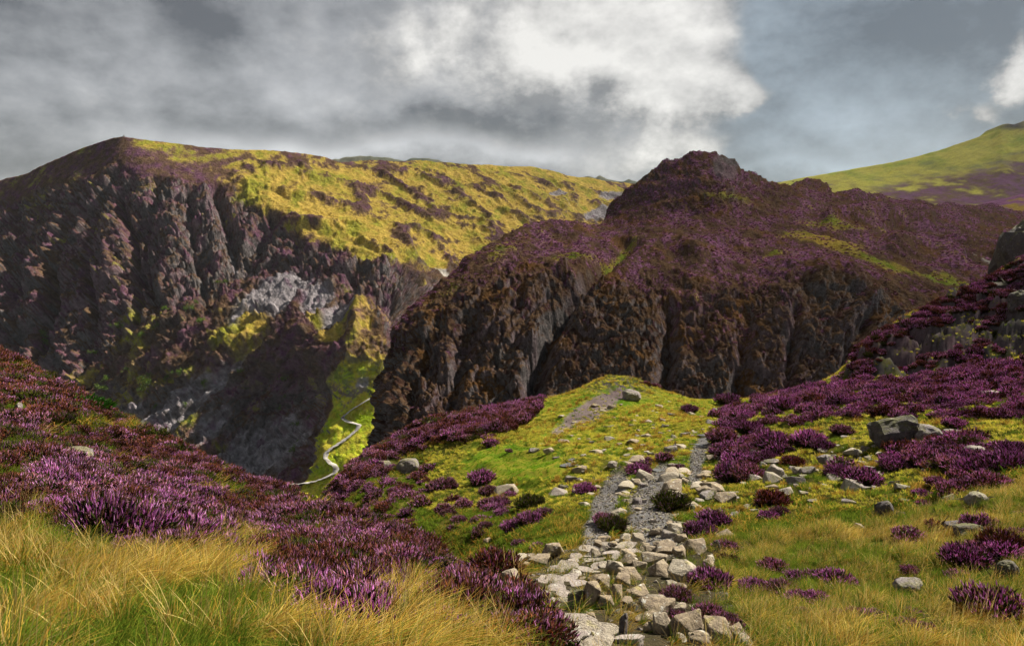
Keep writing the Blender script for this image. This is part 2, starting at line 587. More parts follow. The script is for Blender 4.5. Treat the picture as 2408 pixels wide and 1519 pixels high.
    h += low * ((fbm(Vd, (90, 60, 16), 5, ridged=True, gain=.6, seed=35) - .4) * 13 + fbm(V0, (9, 14, 9), 4, gain=.65, seed=36) * 2.5)
    cl, _, fl = worley(wv, (10, 14, 12), 9)
    h += low * sstep(.55, .9, cl) * 5 * sstep(0, .25, fl)
    zz_ = [(882, 933), (855, 955), (828, 966), (804, 985), (830, 996), (845, 1001), (834, 1022), (795, 1046), (766, 1068), (765, 1079), (787, 1096), (785, 1115), (737, 1136), (669, 1143)]
    dz_, _, _ = poly_dist(px, py, zz_)
    h *= 1 - .85 * np.exp(-(dz_ / 26) ** 2)
    sh.displace(h, 0.15)
    sh.finish()
    nz = sh.N2[..., 2]
    # ---------------- colours
    n1 = fbm(V0, (45, 90, 45), 5, gain=.6, seed=21)
    n2 = fbm(V0, (14, 26, 14), 4, gain=.6, seed=22)
    n3 = fbm(V0, (4.5, 7, 4.5), 3, gain=.65, seed=23)
    heather = lerp(HEA_BROWN * 1.25, HEA_PURPLE * .62, sstep(-.3, .5, n2 + n3 * .4))
    heather = lerp(heather, HEA_DARK * 1.3, sstep(.0, .7, n3))
    grass = lerp(GRASS_GOLD * 1.3, np.array([.24, .235, .03]), sstep(-.15, .45, n1 * .7 + n2 * .5))
    grass = lerp(grass, GRASS_OLIVE, sstep(.1, .8, n3) * .6)
    gm = -0.30 + n1 * .75 + n2 * .45 + n3 * .22
    gm = gm + pz * .58 - pz * hum * .72 + pz * n2 * .35 + pz * n1 * .25 + 0.42 * sstep(900, 1300, px) * plateau
    gm = gm - 0.25 * gauss(px, py, 700, 375, 330, 18) * plateau + .28 * gauss(px, py, 440, 372, 150, 26) + .3 * gauss(px, py, 800, 410, 260, 30)
    gm = gm + .85 * gauss(px, py, 640, 455, 120, 22, .35) + .6 * gauss(px, py, 830, 540, 150, 40, .3) + .5 * gauss(px, py, 360, 338, 60, 9)
    # green spur with the zigzag path
    spur = sstep(0, 14, px - np.interp(py, [760, 853, 894, 956, 1030, 1100, 1180], [760, 790, 764, 780, 733, 722, 690]))
    spur *= sstep(830, 880, py)
    gm = gm + spur * 1.25 + 1.0 * gauss(px, py, 775, 785, 32, 16, -.3) + .75 * gauss(px, py, 735, 745, 22, 10) + .8 * gauss(px, py, 590, 765, 60, 14, -.3)
    gm = gm + .55 * gauss(px, py, 560, 780, 60, 60) + .3 * gauss(px, py, 240, 880, 200, 70) + .55 * sstep(690, 720, py) * gauss(px, py, 880, 760, 70, 110)
    gmask = sstep(-.1, .28, gm)
    grass = lerp(grass, lerp(np.array([.30, .40, .02]), np.array([.48, .40, .05]), sstep(-.5, .5, n2 + n3 * .5)), spur)
    col = lerp(heather, grass, gmask)
    rockc = lerp(ROCK_GREY, ROCK_MAUVE * 1.05, sstep(-.2, .5, n2 + .5 * gauss(px, py, 250, 640, 120, 160)))
    rockc = rockc * (1 + .5 * n3[..., None])
    rm = sstep(.46, .24, nz + n3 * .16 + n2 * .16) * (.25 + .75 * np.clip(cliff + .6 * sstep(.4, .8, hum * plateau) + lowmask * .5 + sstep(880, 930, py) * .7, 0, 1))
    col = lerp(col, rockc, rm)
    sc = np.zeros(px.shape)
    for g, k in [((650, 690, 95, 42, -.5), 1.1), ((560, 745, 30, 70, .6), .7), ((800, 730, 60, 26, -.6), 1.0), ((740, 700, 60, 40, -.5), .7),
                 ((420, 960, 200, 34, -.62), 1.0), ((620, 1050, 120, 60, -.6), 1.2), ((300, 980, 90, 30, -.5), .8), ((548, 600, 7, 50, -.2), .9), ((850, 900, 20, 25, .2), .8),
                 ((590, 640, 30, 25, 0), .7), ((505, 1000, 60, 90, .9), .6), ((1410, 505, 35, 14, -.2), 1.6), ((1440, 462, 30, 10, 0), 1.2), ((1310, 457, 22, 5, .1), 1.3)]:
        sc = np.maximum(sc, k * gauss(px, py, *g))
    streak = fbm(np.stack([px + py * .75, px * .12, 0 * px], -1), (26, 26, 26), 4, seed=31)
    scm = sstep(.36, .62, sc + streak * .22 + n3 * .12) * (1 - rm * .8)
    col = lerp(col, SCREE * (1 + .45 * n3[..., None] + .15 * streak[..., None]), scm)
    col = lerp(col, HEA_PURPLE * .7, scm * sstep(.2, .5, n2) * .6)
    # glint of wet slabs beside the beck, painted on as pale colour
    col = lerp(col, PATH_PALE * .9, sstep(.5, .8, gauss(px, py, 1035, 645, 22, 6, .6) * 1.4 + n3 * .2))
    o = sh.build('fell', terrain_mat('fell_cover', 0.11, 0.38, 0.22, 5.0, .62), col,
                 [(0, 25, -6), (0, 120, -50), (0, 420, -260)], None)
    return sh


FELL = build_fell()


# ------------------------------------------------------------------ the dark crag with its rocky summit
def build_crag():
    top = np.array([(940, 760), (965, 730), (1000, 700), (1050, 660), (1100, 620), (1180, 570), (1240, 533), (1275, 524), (1310, 521), (1360, 524), (1405, 531), (1420, 524),
                    (1440, 480), (1470, 455), (1500, 430), (1535, 405), (1570, 386), (1600, 378), (1620, 368), (1650, 360), (1675, 357), (1700, 362), (1715, 372), (1735, 388), (1750, 402),
                    (1770, 407), (1800, 424), (1830, 436), (1862, 445), (1872, 430), (1890, 425), (1925, 429), (1942, 440), (1958, 456), (2000, 455), (2015, 449), (2035, 458), (2060, 462), (2100, 474), (2160, 471),
                    (2200, 482), (2235, 474), (2260, 482), (2330, 484), (2408, 500), (2560, 505)], float)
    left = np.array([(940, 760), (915, 795), (897, 830), (886, 880), (872, 910), (869, 960), (868, 1020), (866, 1065), (862, 1115)], float)
    nc, nr = 720, 300

    def resample(L, n):
        s = np.r_[0, np.cumsum(np.hypot(*np.diff(L, axis=0).T))]; q = np.linspace(0, s[-1], n)
        return np.stack([np.interp(q, s, L[:, 0]), np.interp(q, s, L[:, 1])], -1)
    T_ = resample(top, nc); L_ = resample(left, nr)
    B_ = resample(np.array([(862, 1115), (1300, 1110), (1800, 1080), (2560, 1010)], float), nc)
    R_ = resample(np.array([(2560, 505), (2560, 1010)], float), nr)
    uu = np.linspace(0, 1, nc)[None, :, None]; vv = np.linspace(0, 1, nr)[:, None, None]
    P = (1 - vv) * T_[None] + vv * B_[None] + (1 - uu) * L_[:, None] + uu * R_[:, None] \
        - ((1 - uu) * (1 - vv) * T_[0] + uu * (1 - vv) * T_[-1] + (1 - uu) * vv * B_[0] + uu * vv * B_[-1])
    px, py = P[..., 0], P[..., 1]
    ctrl = [(866, 1065, 158), (869, 960, 168), (897, 830, 182), (940, 760, 195), (1000, 700, 210), (1100, 620, 230), (1180, 570, 250), (1240, 533, 268), (1310, 521, 282), (1400, 531, 292),
            (1425, 520, 335), (1440, 480, 345), (1500, 430, 350), (1570, 386, 355), (1675, 357, 352), (1735, 388, 345), (1800, 424, 352), (1870, 440, 355), (1960, 455, 365), (2100, 474, 375),
            (2300, 487, 395), (2560, 505, 410),
            (1480, 520, 305), (1540, 460, 318), (1600, 480, 300), (1700, 460, 292), (1600, 535, 272), (1750, 520, 275), (1900, 500, 300), (2050, 500, 320), (2250, 510, 345),
            (1300, 560, 258), (1450, 580, 240), (1600, 580, 238), (1800, 565, 248), (2000, 545, 262), (2200, 545, 290), (2400, 545, 320),
            (1000, 770, 180), (1100, 700, 192), (1200, 660, 200), (1350, 640, 207), (1500, 640, 207), (1650, 640, 202), (1800, 635, 198), (1900, 628, 196), (2000, 640, 196), (2100, 640, 208),
            (2250, 620, 232), (2400, 600, 255),
            (905, 950, 152), (1000, 880, 156), (1100, 850, 161), (1200, 800, 166), (1350, 780, 172), (1500, 780, 168), (1650, 780, 165), (1800, 760, 165), (1900, 740, 166), (2050, 750, 172),
            (2200, 720, 190), (2400, 700, 208),
            (900, 1080, 138), (1000, 1000, 140), (1200, 950, 144), (1350, 940, 147), (1500, 920, 147), (1700, 920, 144), (1900, 900, 147), (2000, 860, 152), (2200, 850, 160), (2500, 850, 172),
            (862, 1115, 145), (1200, 1105, 126), (1700, 1080, 126), (2560, 1010, 142)]
    d = depth_tps(ctrl)(px, py)
    sh = Sheet(px, py, d)
    V0 = sh.V.copy()
    h = np.zeros(px.shape)
    wob = fbm(V0, 22, 3, seed=43) * 10
    brow = np.interp(px, [860, 940, 1000, 1100, 1200, 1300, 1400, 1500, 1600, 1750, 1900, 2000, 2100, 2200, 2560], [760, 740, 700, 640, 600, 600, 620, 640, 645, 640, 620, 625, 680, 740, 760])
    face = sstep(-10, 60, py - brow)
    deep = sstep(60, 200, py - brow)
    for line, w, dep in [([(1495, 560), (1440, 605), (1384, 652), (1364, 685), (1310, 747), (1281, 809), (1261, 891), (1250, 980)], 20, 9),
                         ([(1120, 720), (1090, 800), (1060, 900), (1050, 1000)], 20, 3.5), ([(1580, 690), (1570, 800), (1560, 900)], 22, 4.5),
                         ([(1760, 700), (1745, 800), (1730, 920)], 18, 4), ([(1880, 690), (1870, 760), (1850, 900)], 14, 4), ([(2060, 720), (2020, 790), (1990, 860)], 16, 5),
                         ([(1000, 780), (960, 900), (950, 1000)], 18, 3), ([(2180, 500), (2090, 540), (2230, 560), (2330, 600)], 14, 3)]:
        dd, side, al = poly_dist(px + wob, py, line)
        h -= dep * np.exp(-(dd / w) ** 2) * sstep(0, .15, al)
    for line, w, dep in [([(1240, 690), (1330, 650), (1370, 680)], 18, 3), ([(1930, 640), (1985, 650), (2050, 700)], 22, 3.5), ([(1950, 520), (2060, 505), (2180, 520)], 16, 4.5),
                         ([(2100, 575), (2200, 575), (2250, 605)], 22, 4), ([(1520, 590), (1600, 580), (1640, 610)], 22, 3)]:
        dd, side, al = poly_dist(px + wob * .5, py, line)
        h += dep * np.exp(-(dd / w) ** 2)
    h += fbm(V0, (40, 60, 40), 4, seed=41) * 3.0
    Vw = V0 + fbm(V0, 14, 3, seed=48)[..., None] * np.array([4, 0, 3.0])
    rg = fbm(Vw, (12, 30, 17), 5, ridged=True, gain=.58, seed=42)
    h += face * (rg - .45) * (2.2 + 1.4 * deep) + face * fbm(Vw, (8, 14, 10), 3, seed=40) * 1.4
    knoll = gauss(px, py, 1640, 430, 190, 70)
    h += knoll * (fbm(V0 @ np.array([[.8, 0, .3], [0, 1, 0], [-.5, 0, .9]]), (7, 14, 26), 5, ridged=True, seed=46) - .4) * 3.6
    cell, f1, fe = worley(V0 + fbm(V0, 6, 2, seed=49)[..., None] * 1.6, (2.0, 3.4, 4.4), 5)
    c2, _, fe2 = worley(V0 + fbm(V0, 9, 2, seed=39)[..., None] * 3, (5.5, 9, 10), 6)
    c3, _, fe3 = worley(V0, (1.0, 1.4, 1.7), 7)
    rocky = np.clip(face * .55 + knoll * .5, 0, 1)
    h += rocky * ((cell - .5) * 1.8 - .9 * (1 - sstep(0, .16, fe)) + (c2 - .5) * 3.6 - 1.2 * (1 - sstep(0, .12, fe2)) + (c3 - .5) * .8)
    tz_ = V0[..., 2] + fbm(V0, 8, 3, seed=38) * 2.5 - .3 * V0[..., 0]
    h += face * (np.abs((tz_ / 4.2) % 1 - .5) * 2 - .5) * .9
    h += fbm(V0, (12, 18, 9), 4, ridged=True, seed=47) * 1.8 * (1 - face)
    h += fbm(V0, (2.4, 3.6, 2.4), 4, gain=.6, seed=44) * (.5 + .4 * rocky)
    # a heathery knob on the skyline right of the summit
    sh.displace(h, 0.12)
    sh.finish()
    nz = sh.N2[..., 2]
    n1 = fbm(V0, (18, 34, 14), 5, gain=.6, seed=51); n2 = fbm(V0, (5, 9, 5), 4, gain=.6, seed=52); n3 = fbm(V0, (1.3, 2, 1.3), 3, gain=.65, seed=53)
    pm = -.24 + n1 * .55 + n2 * .6 + n3 * .75 + .26 * (1 - face) - .30 * deep
    col = lerp(HEA_BROWN * 1.05, HEA_DARK * .8, sstep(-.3, .4, n3 + n2 * .5))
    col = lerp(col, np.array([.11, .055, .018]), sstep(.0, .5, fbm(V0, (11, 18, 9), 4, seed=57)) * .7)
    col = lerp(col, HEA_PURPLE, sstep(0, .45, pm))
    gm = -.38 + n1 * .55 + n2 * .55 + n3 * .35 - .24 * deep
    for g, k in [((1459, 588, 42, 9, -.45), 1.4), ((1930, 572, 90, 13, .16), 1.2), ((2080, 625, 90, 9, .32), 1.1), ((2230, 668, 60, 14, .25), .9), ((1660, 460, 60, 12, .1), .40),
                 ((1740, 470, 60, 14, .2), .40), ((1330, 610, 60, 10, 0), .6), ((1180, 600, 60, 20, -.6), .5), ((1050, 690, 70, 24, -.7), .5), ((2120, 545, 60, 5, .05), .8), ((1960, 535, 70, 6, .1), .7), ((1820, 600, 20, 6, 0), .7)]:
        gm = gm + k * gauss(px, py, *g)
    gr = lerp(np.array([.12, .15, .02]), np.array([.20, .155, .035]), sstep(-.3, .3, n2 + n3 * .4))
    gr = lerp(gr, GRASS_GOLD * .75, gauss(px, py, 1930, 575, 120, 25))
    col = lerp(col, gr, sstep(-.05, .2, gm))
    rm = sstep(.50, .24, nz + n3 * .18 + n2 * .2 + n1 * .16) * np.clip(.45 + rocky, 0, 1)
    rm = np.maximum(rm, sstep(.45, .75, gauss(px, py, 1705, 395, 42, 34, .7) * 1.1 + n2 * .25) * .9)
    rockc = lerp(ROCK_GREY, ROCK_MAUVE, sstep(-.3, .4, n1)) * .8 * (1 + .55 * n3[..., None])
    col = lerp(col, rockc, rm)
    for line, w in [([(2282, 588), (2310, 605), (2345, 628), (2375, 650)], 5)]:
        dd, _, _ = poly_dist(px + n3 * 3, py, line)
        col = lerp(col, PATH_PALE * .5, sstep(w, w * .4, dd) * .8)
    sh.build('crag', terrain_mat('crag_cover', 0.55, 1.9, 1.2, 1.0, .7), col, [(0, 5, -1), (0, 25, -12), (0, 90, -70)], None)
    # its left flank turns away from the viewer
    e = sh.V[:, 0]; rows = [e, e + np.array([1.0, 5, -1]), e + np.array([4, 22, -3]), e + np.array([12, 60, -8])]
    Vf = np.stack(rows, 1)
    Vf[:, 1:] += fbm(Vf[:, 1:], 6, 3)[..., None] * .8
    me = mesh_from('crag_flank', Vf.reshape(-1, 3), grid_faces(*Vf.shape[:2]))
    set_col(me, np.repeat(col[:, :1], 4, 1).reshape(-1, 3))
    link('crag_flank', me, bpy.data.materials['crag_cover'], kind='structure')
    sh.face, sh.col, sh.rm, sh.pm = face, col, rm, pm
    return sh


CRAG = build_crag()


# ------------------------------------------------------------------ the smooth hill on the far right, and hills beyond
def simple_hill(name, top, bot_drop, dtop, dbot, colfn, nc=260, nr=110, rough=6.0, wl=120, seed=60, small=1.0):
    top = np.asarray(top, float)
    u = np.linspace(top[0, 0], top[-1, 0], nc)
    t = np.interp(u, top[:, 0], top[:, 1]); b = bot_drop(u)
    v = np.linspace(0, 1, nr)[:, None]
    px = np.broadcast_to(u, (nr, nc)).copy(); py = t * (1 - v) + b * v
    d = dtop(px) * (1 - v) + dbot(px) * v
    sh = Sheet(px, py, d)
    V0 = sh.V.copy()
    h = fbm(V0, (wl, wl * 1.6, wl), 5, seed=seed) * rough + fbm(V0, wl / 12, 3, seed=seed + 1) * small
    sh.displace(h * sstep(0, .04, v + 0 * px) + fbm(V0, wl / 5, 4, seed=seed + 2) * small * 1.2, .2)
    sh.finish()
    sh.build(name, terrain_mat(name + '_cover', .15, .5, .35, 1.5, .3), colfn(px, py, V0, sh.N2), [(0, 40, -5), (0, 300, -140)], None)
    return sh


def hill_col(px, py, V, N):
    n1 = fbm(V, (160, 260, 70), 5, gain=.6, seed=71); n2 = fbm(V, (40, 70, 24), 4, gain=.6, seed=72); n3 = fbm(V, 10, 3, seed=73)
    c = lerp(np.array([.44, .40, .07]), np.array([.26, .32, .04]), sstep(-.2, .6, n2))
    line = np.interp(px, [1830, 1950, 2050, 2150, 2300, 2408, 2560], [470, 452, 436, 420, 402, 385, 370])
    hm = sstep(-28, 22, py - line + n1 * 40 + n2 * 22)
    c = lerp(c, lerp(HEA_BROWN * 1.5, HEA_PURPLE * .75, sstep(-.2, .4, n2 + n3 * .4)), hm * sstep(-.5, -.05, n2 + .3 * n1))
    tp = np.exp(-((px - 2385) / 40) ** 2) * sstep(310, 298, py + n3 * 3)
    return lerp(c, ROCK_GREY * .6, tp)


simple_hill('hill', [(1780, 440), (1830, 430), (1900, 416), (2000, 399), (2100, 382), (2160, 367), (2220, 350), (2280, 330), (2330, 313), (2342, 304), (2355, 294), (2372, 291), (2385, 293), (2408, 284), (2480, 262), (2600, 240)],
            lambda u: 0 * u + 560, lambda p: 1500 + (p - 1800) * -.35, lambda p: 900 + 0 * p, hill_col)


def meadow_col(px, py, V, N):
    n1 = fbm(V, (40, 60, 20), 4, seed=81); n2 = fbm(V, 9, 3, seed=82)
    return lerp(HEA_PURPLE * 1.0, GRASS_GOLD * .8, sstep(0, .25, n1 + n2 * .4 + .35 * sstep(475, 488, py) - .1))


simple_hill('hill', [(2240, 500), (2290, 488), (2320, 476), (2370, 466), (2408, 456), (2480, 445), (2600, 430)], lambda u: 0 * u + 560,
            lambda p: 560 + 0 * p, lambda p: 430 + 0 * p, meadow_col, nc=130, nr=50, rough=2.0, wl=60, seed=84, small=.6)


def far_col(px, py, V, N):
    n1 = fbm(V, 200, 4, seed=91)
    return lerp(np.array([.10, .12, .09]), np.array([.17, .17, .12]), sstep(-.4, .4, n1))


simple_hill('distant_hill', [(700, 400), (790, 374), (850, 368), (900, 369), (950, 378), (970, 372), (1010, 373), (1060, 383), (1150, 391), (1200, 398), (1260, 402)], lambda u: 0 * u + 470,
            lambda p: 2600 + 0 * p, lambda p: 2300 + 0 * p, far_col, nc=140, nr=30, rough=4, wl=150, seed=94, small=5)
simple_hill('distant_hill', [(1300, 430), (1345, 416), (1370, 419), (1385, 414), (1400, 418), (1410, 413), (1422, 420), (1435, 424), (1465, 427), (1480, 421), (1500, 428), (1560, 430), (1800, 432), (1840, 427), (1900, 425)],
            lambda u: 0 * u + 500, lambda p: 2400 + 0 * p, lambda p: 2100 + 0 * p, far_col, nc=160, nr=30, rough=3, wl=150, seed=97, small=4)
# ================================================================== the near ground
GC = [  # (px, py, metres ahead) of the picture's near slopes; the last ones lie in hidden hollows
    (-300, 1519, 3.0), (0, 1519, 3.4), (300, 1519, 3.5), (600, 1519, 3.6), (900, 1519, 3.8), (1200, 1519, 4.1), (1450, 1519, 4.3), (1900, 1519, 4.4), (2408, 1519, 4.4), (2700, 1519, 4.2),
    (0, 1700, 2.3), (600, 1750, 2.3), (1200, 1850, 2.4), (1800, 1850, 2.5), (2408, 1750, 2.6),
    # left bank
    (0, 1250, 6.2), (-300, 1250, 5.6), (-300, 1000, 10), (-300, 800, 20), (0, 1000, 12), (0, 900, 17), (0, 838, 23), (150, 1100, 9.8), (150, 920, 21), (270, 985, 20), (300, 1200, 8.2), (400, 1045, 17.5), (300, 1080, 12.5),
    (500, 1104, 16), (450, 1170, 10.5), (600, 1142, 15), (700, 1174, 14.2), (600, 1350, 6.3), (600, 1220, 10), (840, 1222, 13), (800, 1300, 8.2), (900, 1400, 6.0), (1000, 1288, 10.2), (1140, 1352, 8.0), (1000, 1350, 7.8),
    (1230, 1430, 5.8), (1100, 1440, 5.5),
    # central spur
    (765, 1175, 30), (800, 1130, 32), (870, 1068, 34), (1000, 995, 38), (1125, 965, 41), (1250, 942, 44), (1350, 915, 48), (1410, 888, 50), (1450, 880, 51), (1500, 892, 51), (1560, 917, 50), (1620, 932, 49), (1700, 936, 48), (1800, 928, 46), (1880, 914, 45),
    (1000, 1250, 17.5), (1140, 1325, 11.8), (900, 1200, 22), (1250, 1050, 28), (1100, 1100, 27), (950, 1110, 30), (1200, 1180, 20), (1000, 1180, 22.5), (1300, 1230, 14.2), (1250, 1290, 11.4), (1400, 1250, 12.3), (1420, 1130, 19.5), (1340, 1090, 23),
    (1450, 990, 33), (1300, 1000, 34), (1600, 1000, 31), (1600, 1100, 21), (1550, 1220, 12.6), (1480, 1180, 15), (1640, 1040, 26.5), (1500, 940, 40), (1700, 960, 40),
    # stone steps
    (1450, 1290, 10.3), (1550, 1275, 10.6), (1300, 1350, 8.2), (1400, 1400, 6.6), (1350, 1480, 4.9), (1650, 1350, 7.8), (1600, 1450, 5.4), (1700, 1500, 4.6), (1750, 1420, 6.0),
    # right slope
    (2000, 1500, 4.7), (2400, 1400, 5.8), (2000, 1350, 7.2), (2400, 1250, 8.0), (1800, 1250, 10.6), (2100, 1200, 10.8), (2400, 1100, 11.5), (1800, 1100, 17.5), (2100, 1050, 17), (2400, 1000, 16.5), (2700, 1000, 14), (2700, 1250, 7.5),
    (1750, 1000, 28), (2000, 950, 28), (2250, 930, 26), (2408, 880, 27), (1900, 930, 37), (2100, 900, 36), (2250, 868, 35.5), (2400, 838, 34), (2700, 850, 26),
    # rock bank on the right
    (1990, 872, 44), (2040, 810, 45.5), (2100, 770, 46.5), (2160, 735, 47.5), (2240, 705, 48.5), (2330, 662, 50), (2408, 625, 51), (2700, 560, 52),
    (2150, 865, 41), (2300, 840, 40), (2408, 815, 38.5), (2200, 800, 42.5), (2300, 760, 43.5), (2408, 720, 43.5),
    # hidden: behind the left bank, behind the spur and behind the rock bank
    (-300, 1100, 45), (0, 1150, 40), (250, 1250, 34), (500, 1330, 27), (700, 1330, 21), (850, 1350, 17.5), (1000, 1400, 13.5), (1130, 1400, 10.2), (-300, 1250, 80), (200, 1350, 80), (600, 1400, 70),
    (500, 1420, 40), (750, 1330, 42), (870, 1200, 52), (1000, 1130, 58), (1250, 1080, 64), (1450, 1030, 70), (1600, 1060, 68), (1750, 1050, 66), (1900, 1020, 64), (2050, 950, 66), (2200, 880, 68), (2408, 820, 72), (2700, 760, 72),
    (900, 1450, 85), (1450, 1250, 90), (2000, 1150, 90), (2600, 1000, 90)]
GC = np.array(GC, float)
_tx, _tz = ray(GC[:, 0], GC[:, 1])
KT = 2.6
_gt = TPS(np.stack([_tx * KT, np.log(GC[:, 2])], -1), _tz, 2e-3)
G_NT, G_ND = 560, 440
g_t = np.linspace(-1.02, 1.02, G_NT)
g_l = np.linspace(math.log(1.6), math.log(88), G_ND)
_T, _L = np.meshgrid(g_t, g_l)
_D = np.exp(_L)
_E = _gt(np.stack([_T * KT, _L], -1))
GV = np.stack([_T * _D, _D, _E * _D], -1)
_px, _py = to_px(GV[..., 0], GV[..., 1], GV[..., 2])
_base = GV.copy()
flat = _base * np.array([1, 1, 0])


def in_poly(px, py, poly):
    poly = np.asarray(poly, float); r = np.zeros(np.shape(px), bool); j = len(poly) - 1
    for i in range(len(poly)):
        xi, yi = poly[i]; xj, yj = poly[j]
        r ^= ((yi > py) != (yj > py)) & (px < (xj - xi) * (py - yi) / (yj - yi + 1e-12) + xi)
        j = i
    return r


def near_mask(px, py, D):
    """soft masks of what covers the near ground, from where it lies"""
    M = {}
    far = D > 33
    bank = in_poly(px, py, [(1985, 885), (2030, 815), (2160, 735), (2330, 655), (2420, 600), (2700, 500), (2700, 835), (2408, 832), (2300, 852), (2150, 880)]) & (D > 37)
    M['bank'] = bank.astype(float)
    dd, _, al = poly_dist(px, py, [(1395, 1290), (1405, 1240), (1420, 1190), (1440, 1150), (1460, 1120)])
    g = sstep(1.25, .75, dd / np.interp(al, [0, .5, 1], [34, 30, 22]))
    dd, _, al = poly_dist(px, py, [(1560, 1270), (1530, 1225), (1520, 1180), (1545, 1140), (1560, 1100)])
    g = np.maximum(g, sstep(1.25, .75, dd / np.interp(al, [0, .35, 1], [55, 50, 16])))
    dd, _, al = poly_dist(px, py, [(1635, 1130), (1640, 1070), (1655, 1035)])
    g = np.maximum(g, sstep(1.3, .7, dd / 16))
    dd, _, al = poly_dist(px, py, [(1310, 1010), (1360, 975), (1420, 945), (1455, 925)])
    M['dirt'] = sstep(1.3, .6, dd / np.interp(al, [0, .5, 1], [14, 24, 14])) * (D > 22)
    M['gravel'] = g * (D > 9)
    M['steps'] = in_poly(px, py, [(1340, 1290), (1450, 1262), (1560, 1255), (1670, 1290), (1690, 1350), (1720, 1420), (1770, 1519), (1800, 1600), (1250, 1650), (1290, 1519), (1230, 1420), (1160, 1360), (1200, 1310)]).astype(float)
    return M


_wd = sstep(60, 20, _D) * .6 + .4
hb = fbm(flat, 7.0, 3, seed=101) * .22 * sstep(5, 22, _D) + fbm(flat, 1.8, 4, seed=102) * (.075 + .11 * sstep(10, 20, _D)) * sstep(2.5, 9, _D) * _wd * 1.6
hb += fbm(flat, .45, 3, seed=103) * .03
_M = near_mask(_px, _py, _D)
cell, f1, fe = worley(_base + fbm(_base, 2.5, 2)[..., None] * .5, (1.9, 2.4, 1.3), 8)
rb = _M['bank'] * ((cell - .45) * 1.3 - .5 * (1 - sstep(0, .2, fe)) + (fbm(_base @ np.array([[.87, 0, .5], [0, 1, 0], [-.5, 0, .87]]), (5, 3, .9), 4, ridged=True, seed=105) - .4) * 1.0)
hb = hb * (1 - .6 * _M['bank']) + rb
kn = gauss(_px, _py, 1460, 905, 70, 24) * (_D > 40)
hb += kn * (fbm(_base, (1.4, 1.4, 1.0), 4, ridged=True, seed=106) - .4) * .8
hb -= .12 * _M['gravel'] + .05 * _M['dirt']
hb -= .15 * sstep(3, 8, _D) * (1 - _M['gravel']) * (1 - _M['steps']) * (1 - .5 * _M['bank'])
GV[..., 2] += hb
gdx = np.gradient(GV, axis=1); gdy = np.gradient(GV, axis=0)
GN = np.cross(gdx, gdy); GN /= np.linalg.norm(GN, axis=-1, keepdims=True)
GN *= np.where(GN[..., 2:3] < 0, -1, 1)


def g_lookup(A, x, y):
    """bilinear value of a ground grid at world (x, y)"""
    t = np.clip(x / y, -1.0199, 1.0199); l = np.clip(np.log(y), g_l[0], g_l[-1] - 1e-6)
    fi = (t - g_t[0]) / (g_t[1] - g_t[0]); fj = (l - g_l[0]) / (g_l[1] - g_l[0])
    i = np.clip(fi.astype(int), 0, G_NT - 2); j = np.clip(fj.astype(int), 0, G_ND - 2)
    a = fi - i; b = fj - j
    if A.ndim == 3:
        a = a[..., None]; b = b[..., None]
    return (A[j, i] * (1 - a) + A[j, i + 1] * a) * (1 - b) + (A[j + 1, i] * (1 - a) + A[j + 1, i + 1] * a) * b


def on_ground(px, py, dmin=2.2):
    """world point where the line of sight through a pixel meets the near ground"""
    tx, tz = ray(float(px), float(py))
    y = np.exp(np.linspace(math.log(dmin), math.log(80), 1500))
    z = g_lookup(GV[..., 2], tx * y, y)
    below = np.nonzero(tz * y <= z)[0]
    if len(below) == 0:
        return None
    k = below[0]
    return np.array([tx * y[k], y[k], z[k]])


# skyline visibility: slopes turned away behind the banks need no plants
_vis = np.maximum.accumulate(GV[..., 2] / GV[..., 1], axis=0)
G_VIS = (GV[..., 2] / GV[..., 1] >= _vis - .035).astype(float)

_n1 = fbm(flat, 3.2, 5, gain=.6, seed=111); _n2 = fbm(flat, .9, 4, gain=.6, seed=112); _n3 = fbm(flat, .22, 3, gain=.65, seed=113)
gcol = lerp(np.array([.055, .065, .012]), np.array([.12, .105, .022]), sstep(-.4, .5, _n2))
gcol = lerp(gcol, np.array([.06, .035, .02]), sstep(0, .6, _n1 - .1) * .7)
moss = lerp(np.array([.10, .17, .015]), np.array([.26, .24, .03]), sstep(-.4, .4, _n2 + .3 * _n3))
mm = sstep(.15, .5, .62 * gauss(_px, _py, 1480, 1000, 330, 95) + .8 * gauss(_px, _py, 1200, 1090, 130, 45) + .7 * gauss(_px, _py, 1620, 945, 260, 30) + _n1 * .2) * (_D > 15)
gcol = lerp(gcol, moss, mm)
gcol = lerp(gcol, np.array([.19, .18, .175]) * (1 + .5 * _n3[..., None]), _M['gravel'])
gcol = lerp(gcol, np.array([.20, .155, .145]) * (1 + .4 * _n3[..., None]), sstep(.3, .7, _M['dirt'] + _n2 * .3))
gcol = lerp(gcol, np.array([.07, .055, .04]), _M['steps'] * .8)
rk = np.clip(_M['bank'] * sstep(.97, .80, GN[..., 2] + _n2 * .1) + kn * sstep(.0, .4, _n2 + .3), 0, 1)
gcol = lerp(gcol, lerp(ROCK_GREY, ROCK_MAUVE, sstep(-.3, .3, _n1)) * .62 * (1 + .5 * _n3[..., None]), rk)
me = mesh_from('ground', GV.reshape(-1, 3), grid_faces(G_ND, G_NT)[:, ::-1])
set_col(me, gcol.reshape(-1, 3))
link('ground', me, terrain_mat('ground_cover', 9.0, 40.0, 30.0, .03, .4), kind='structure')
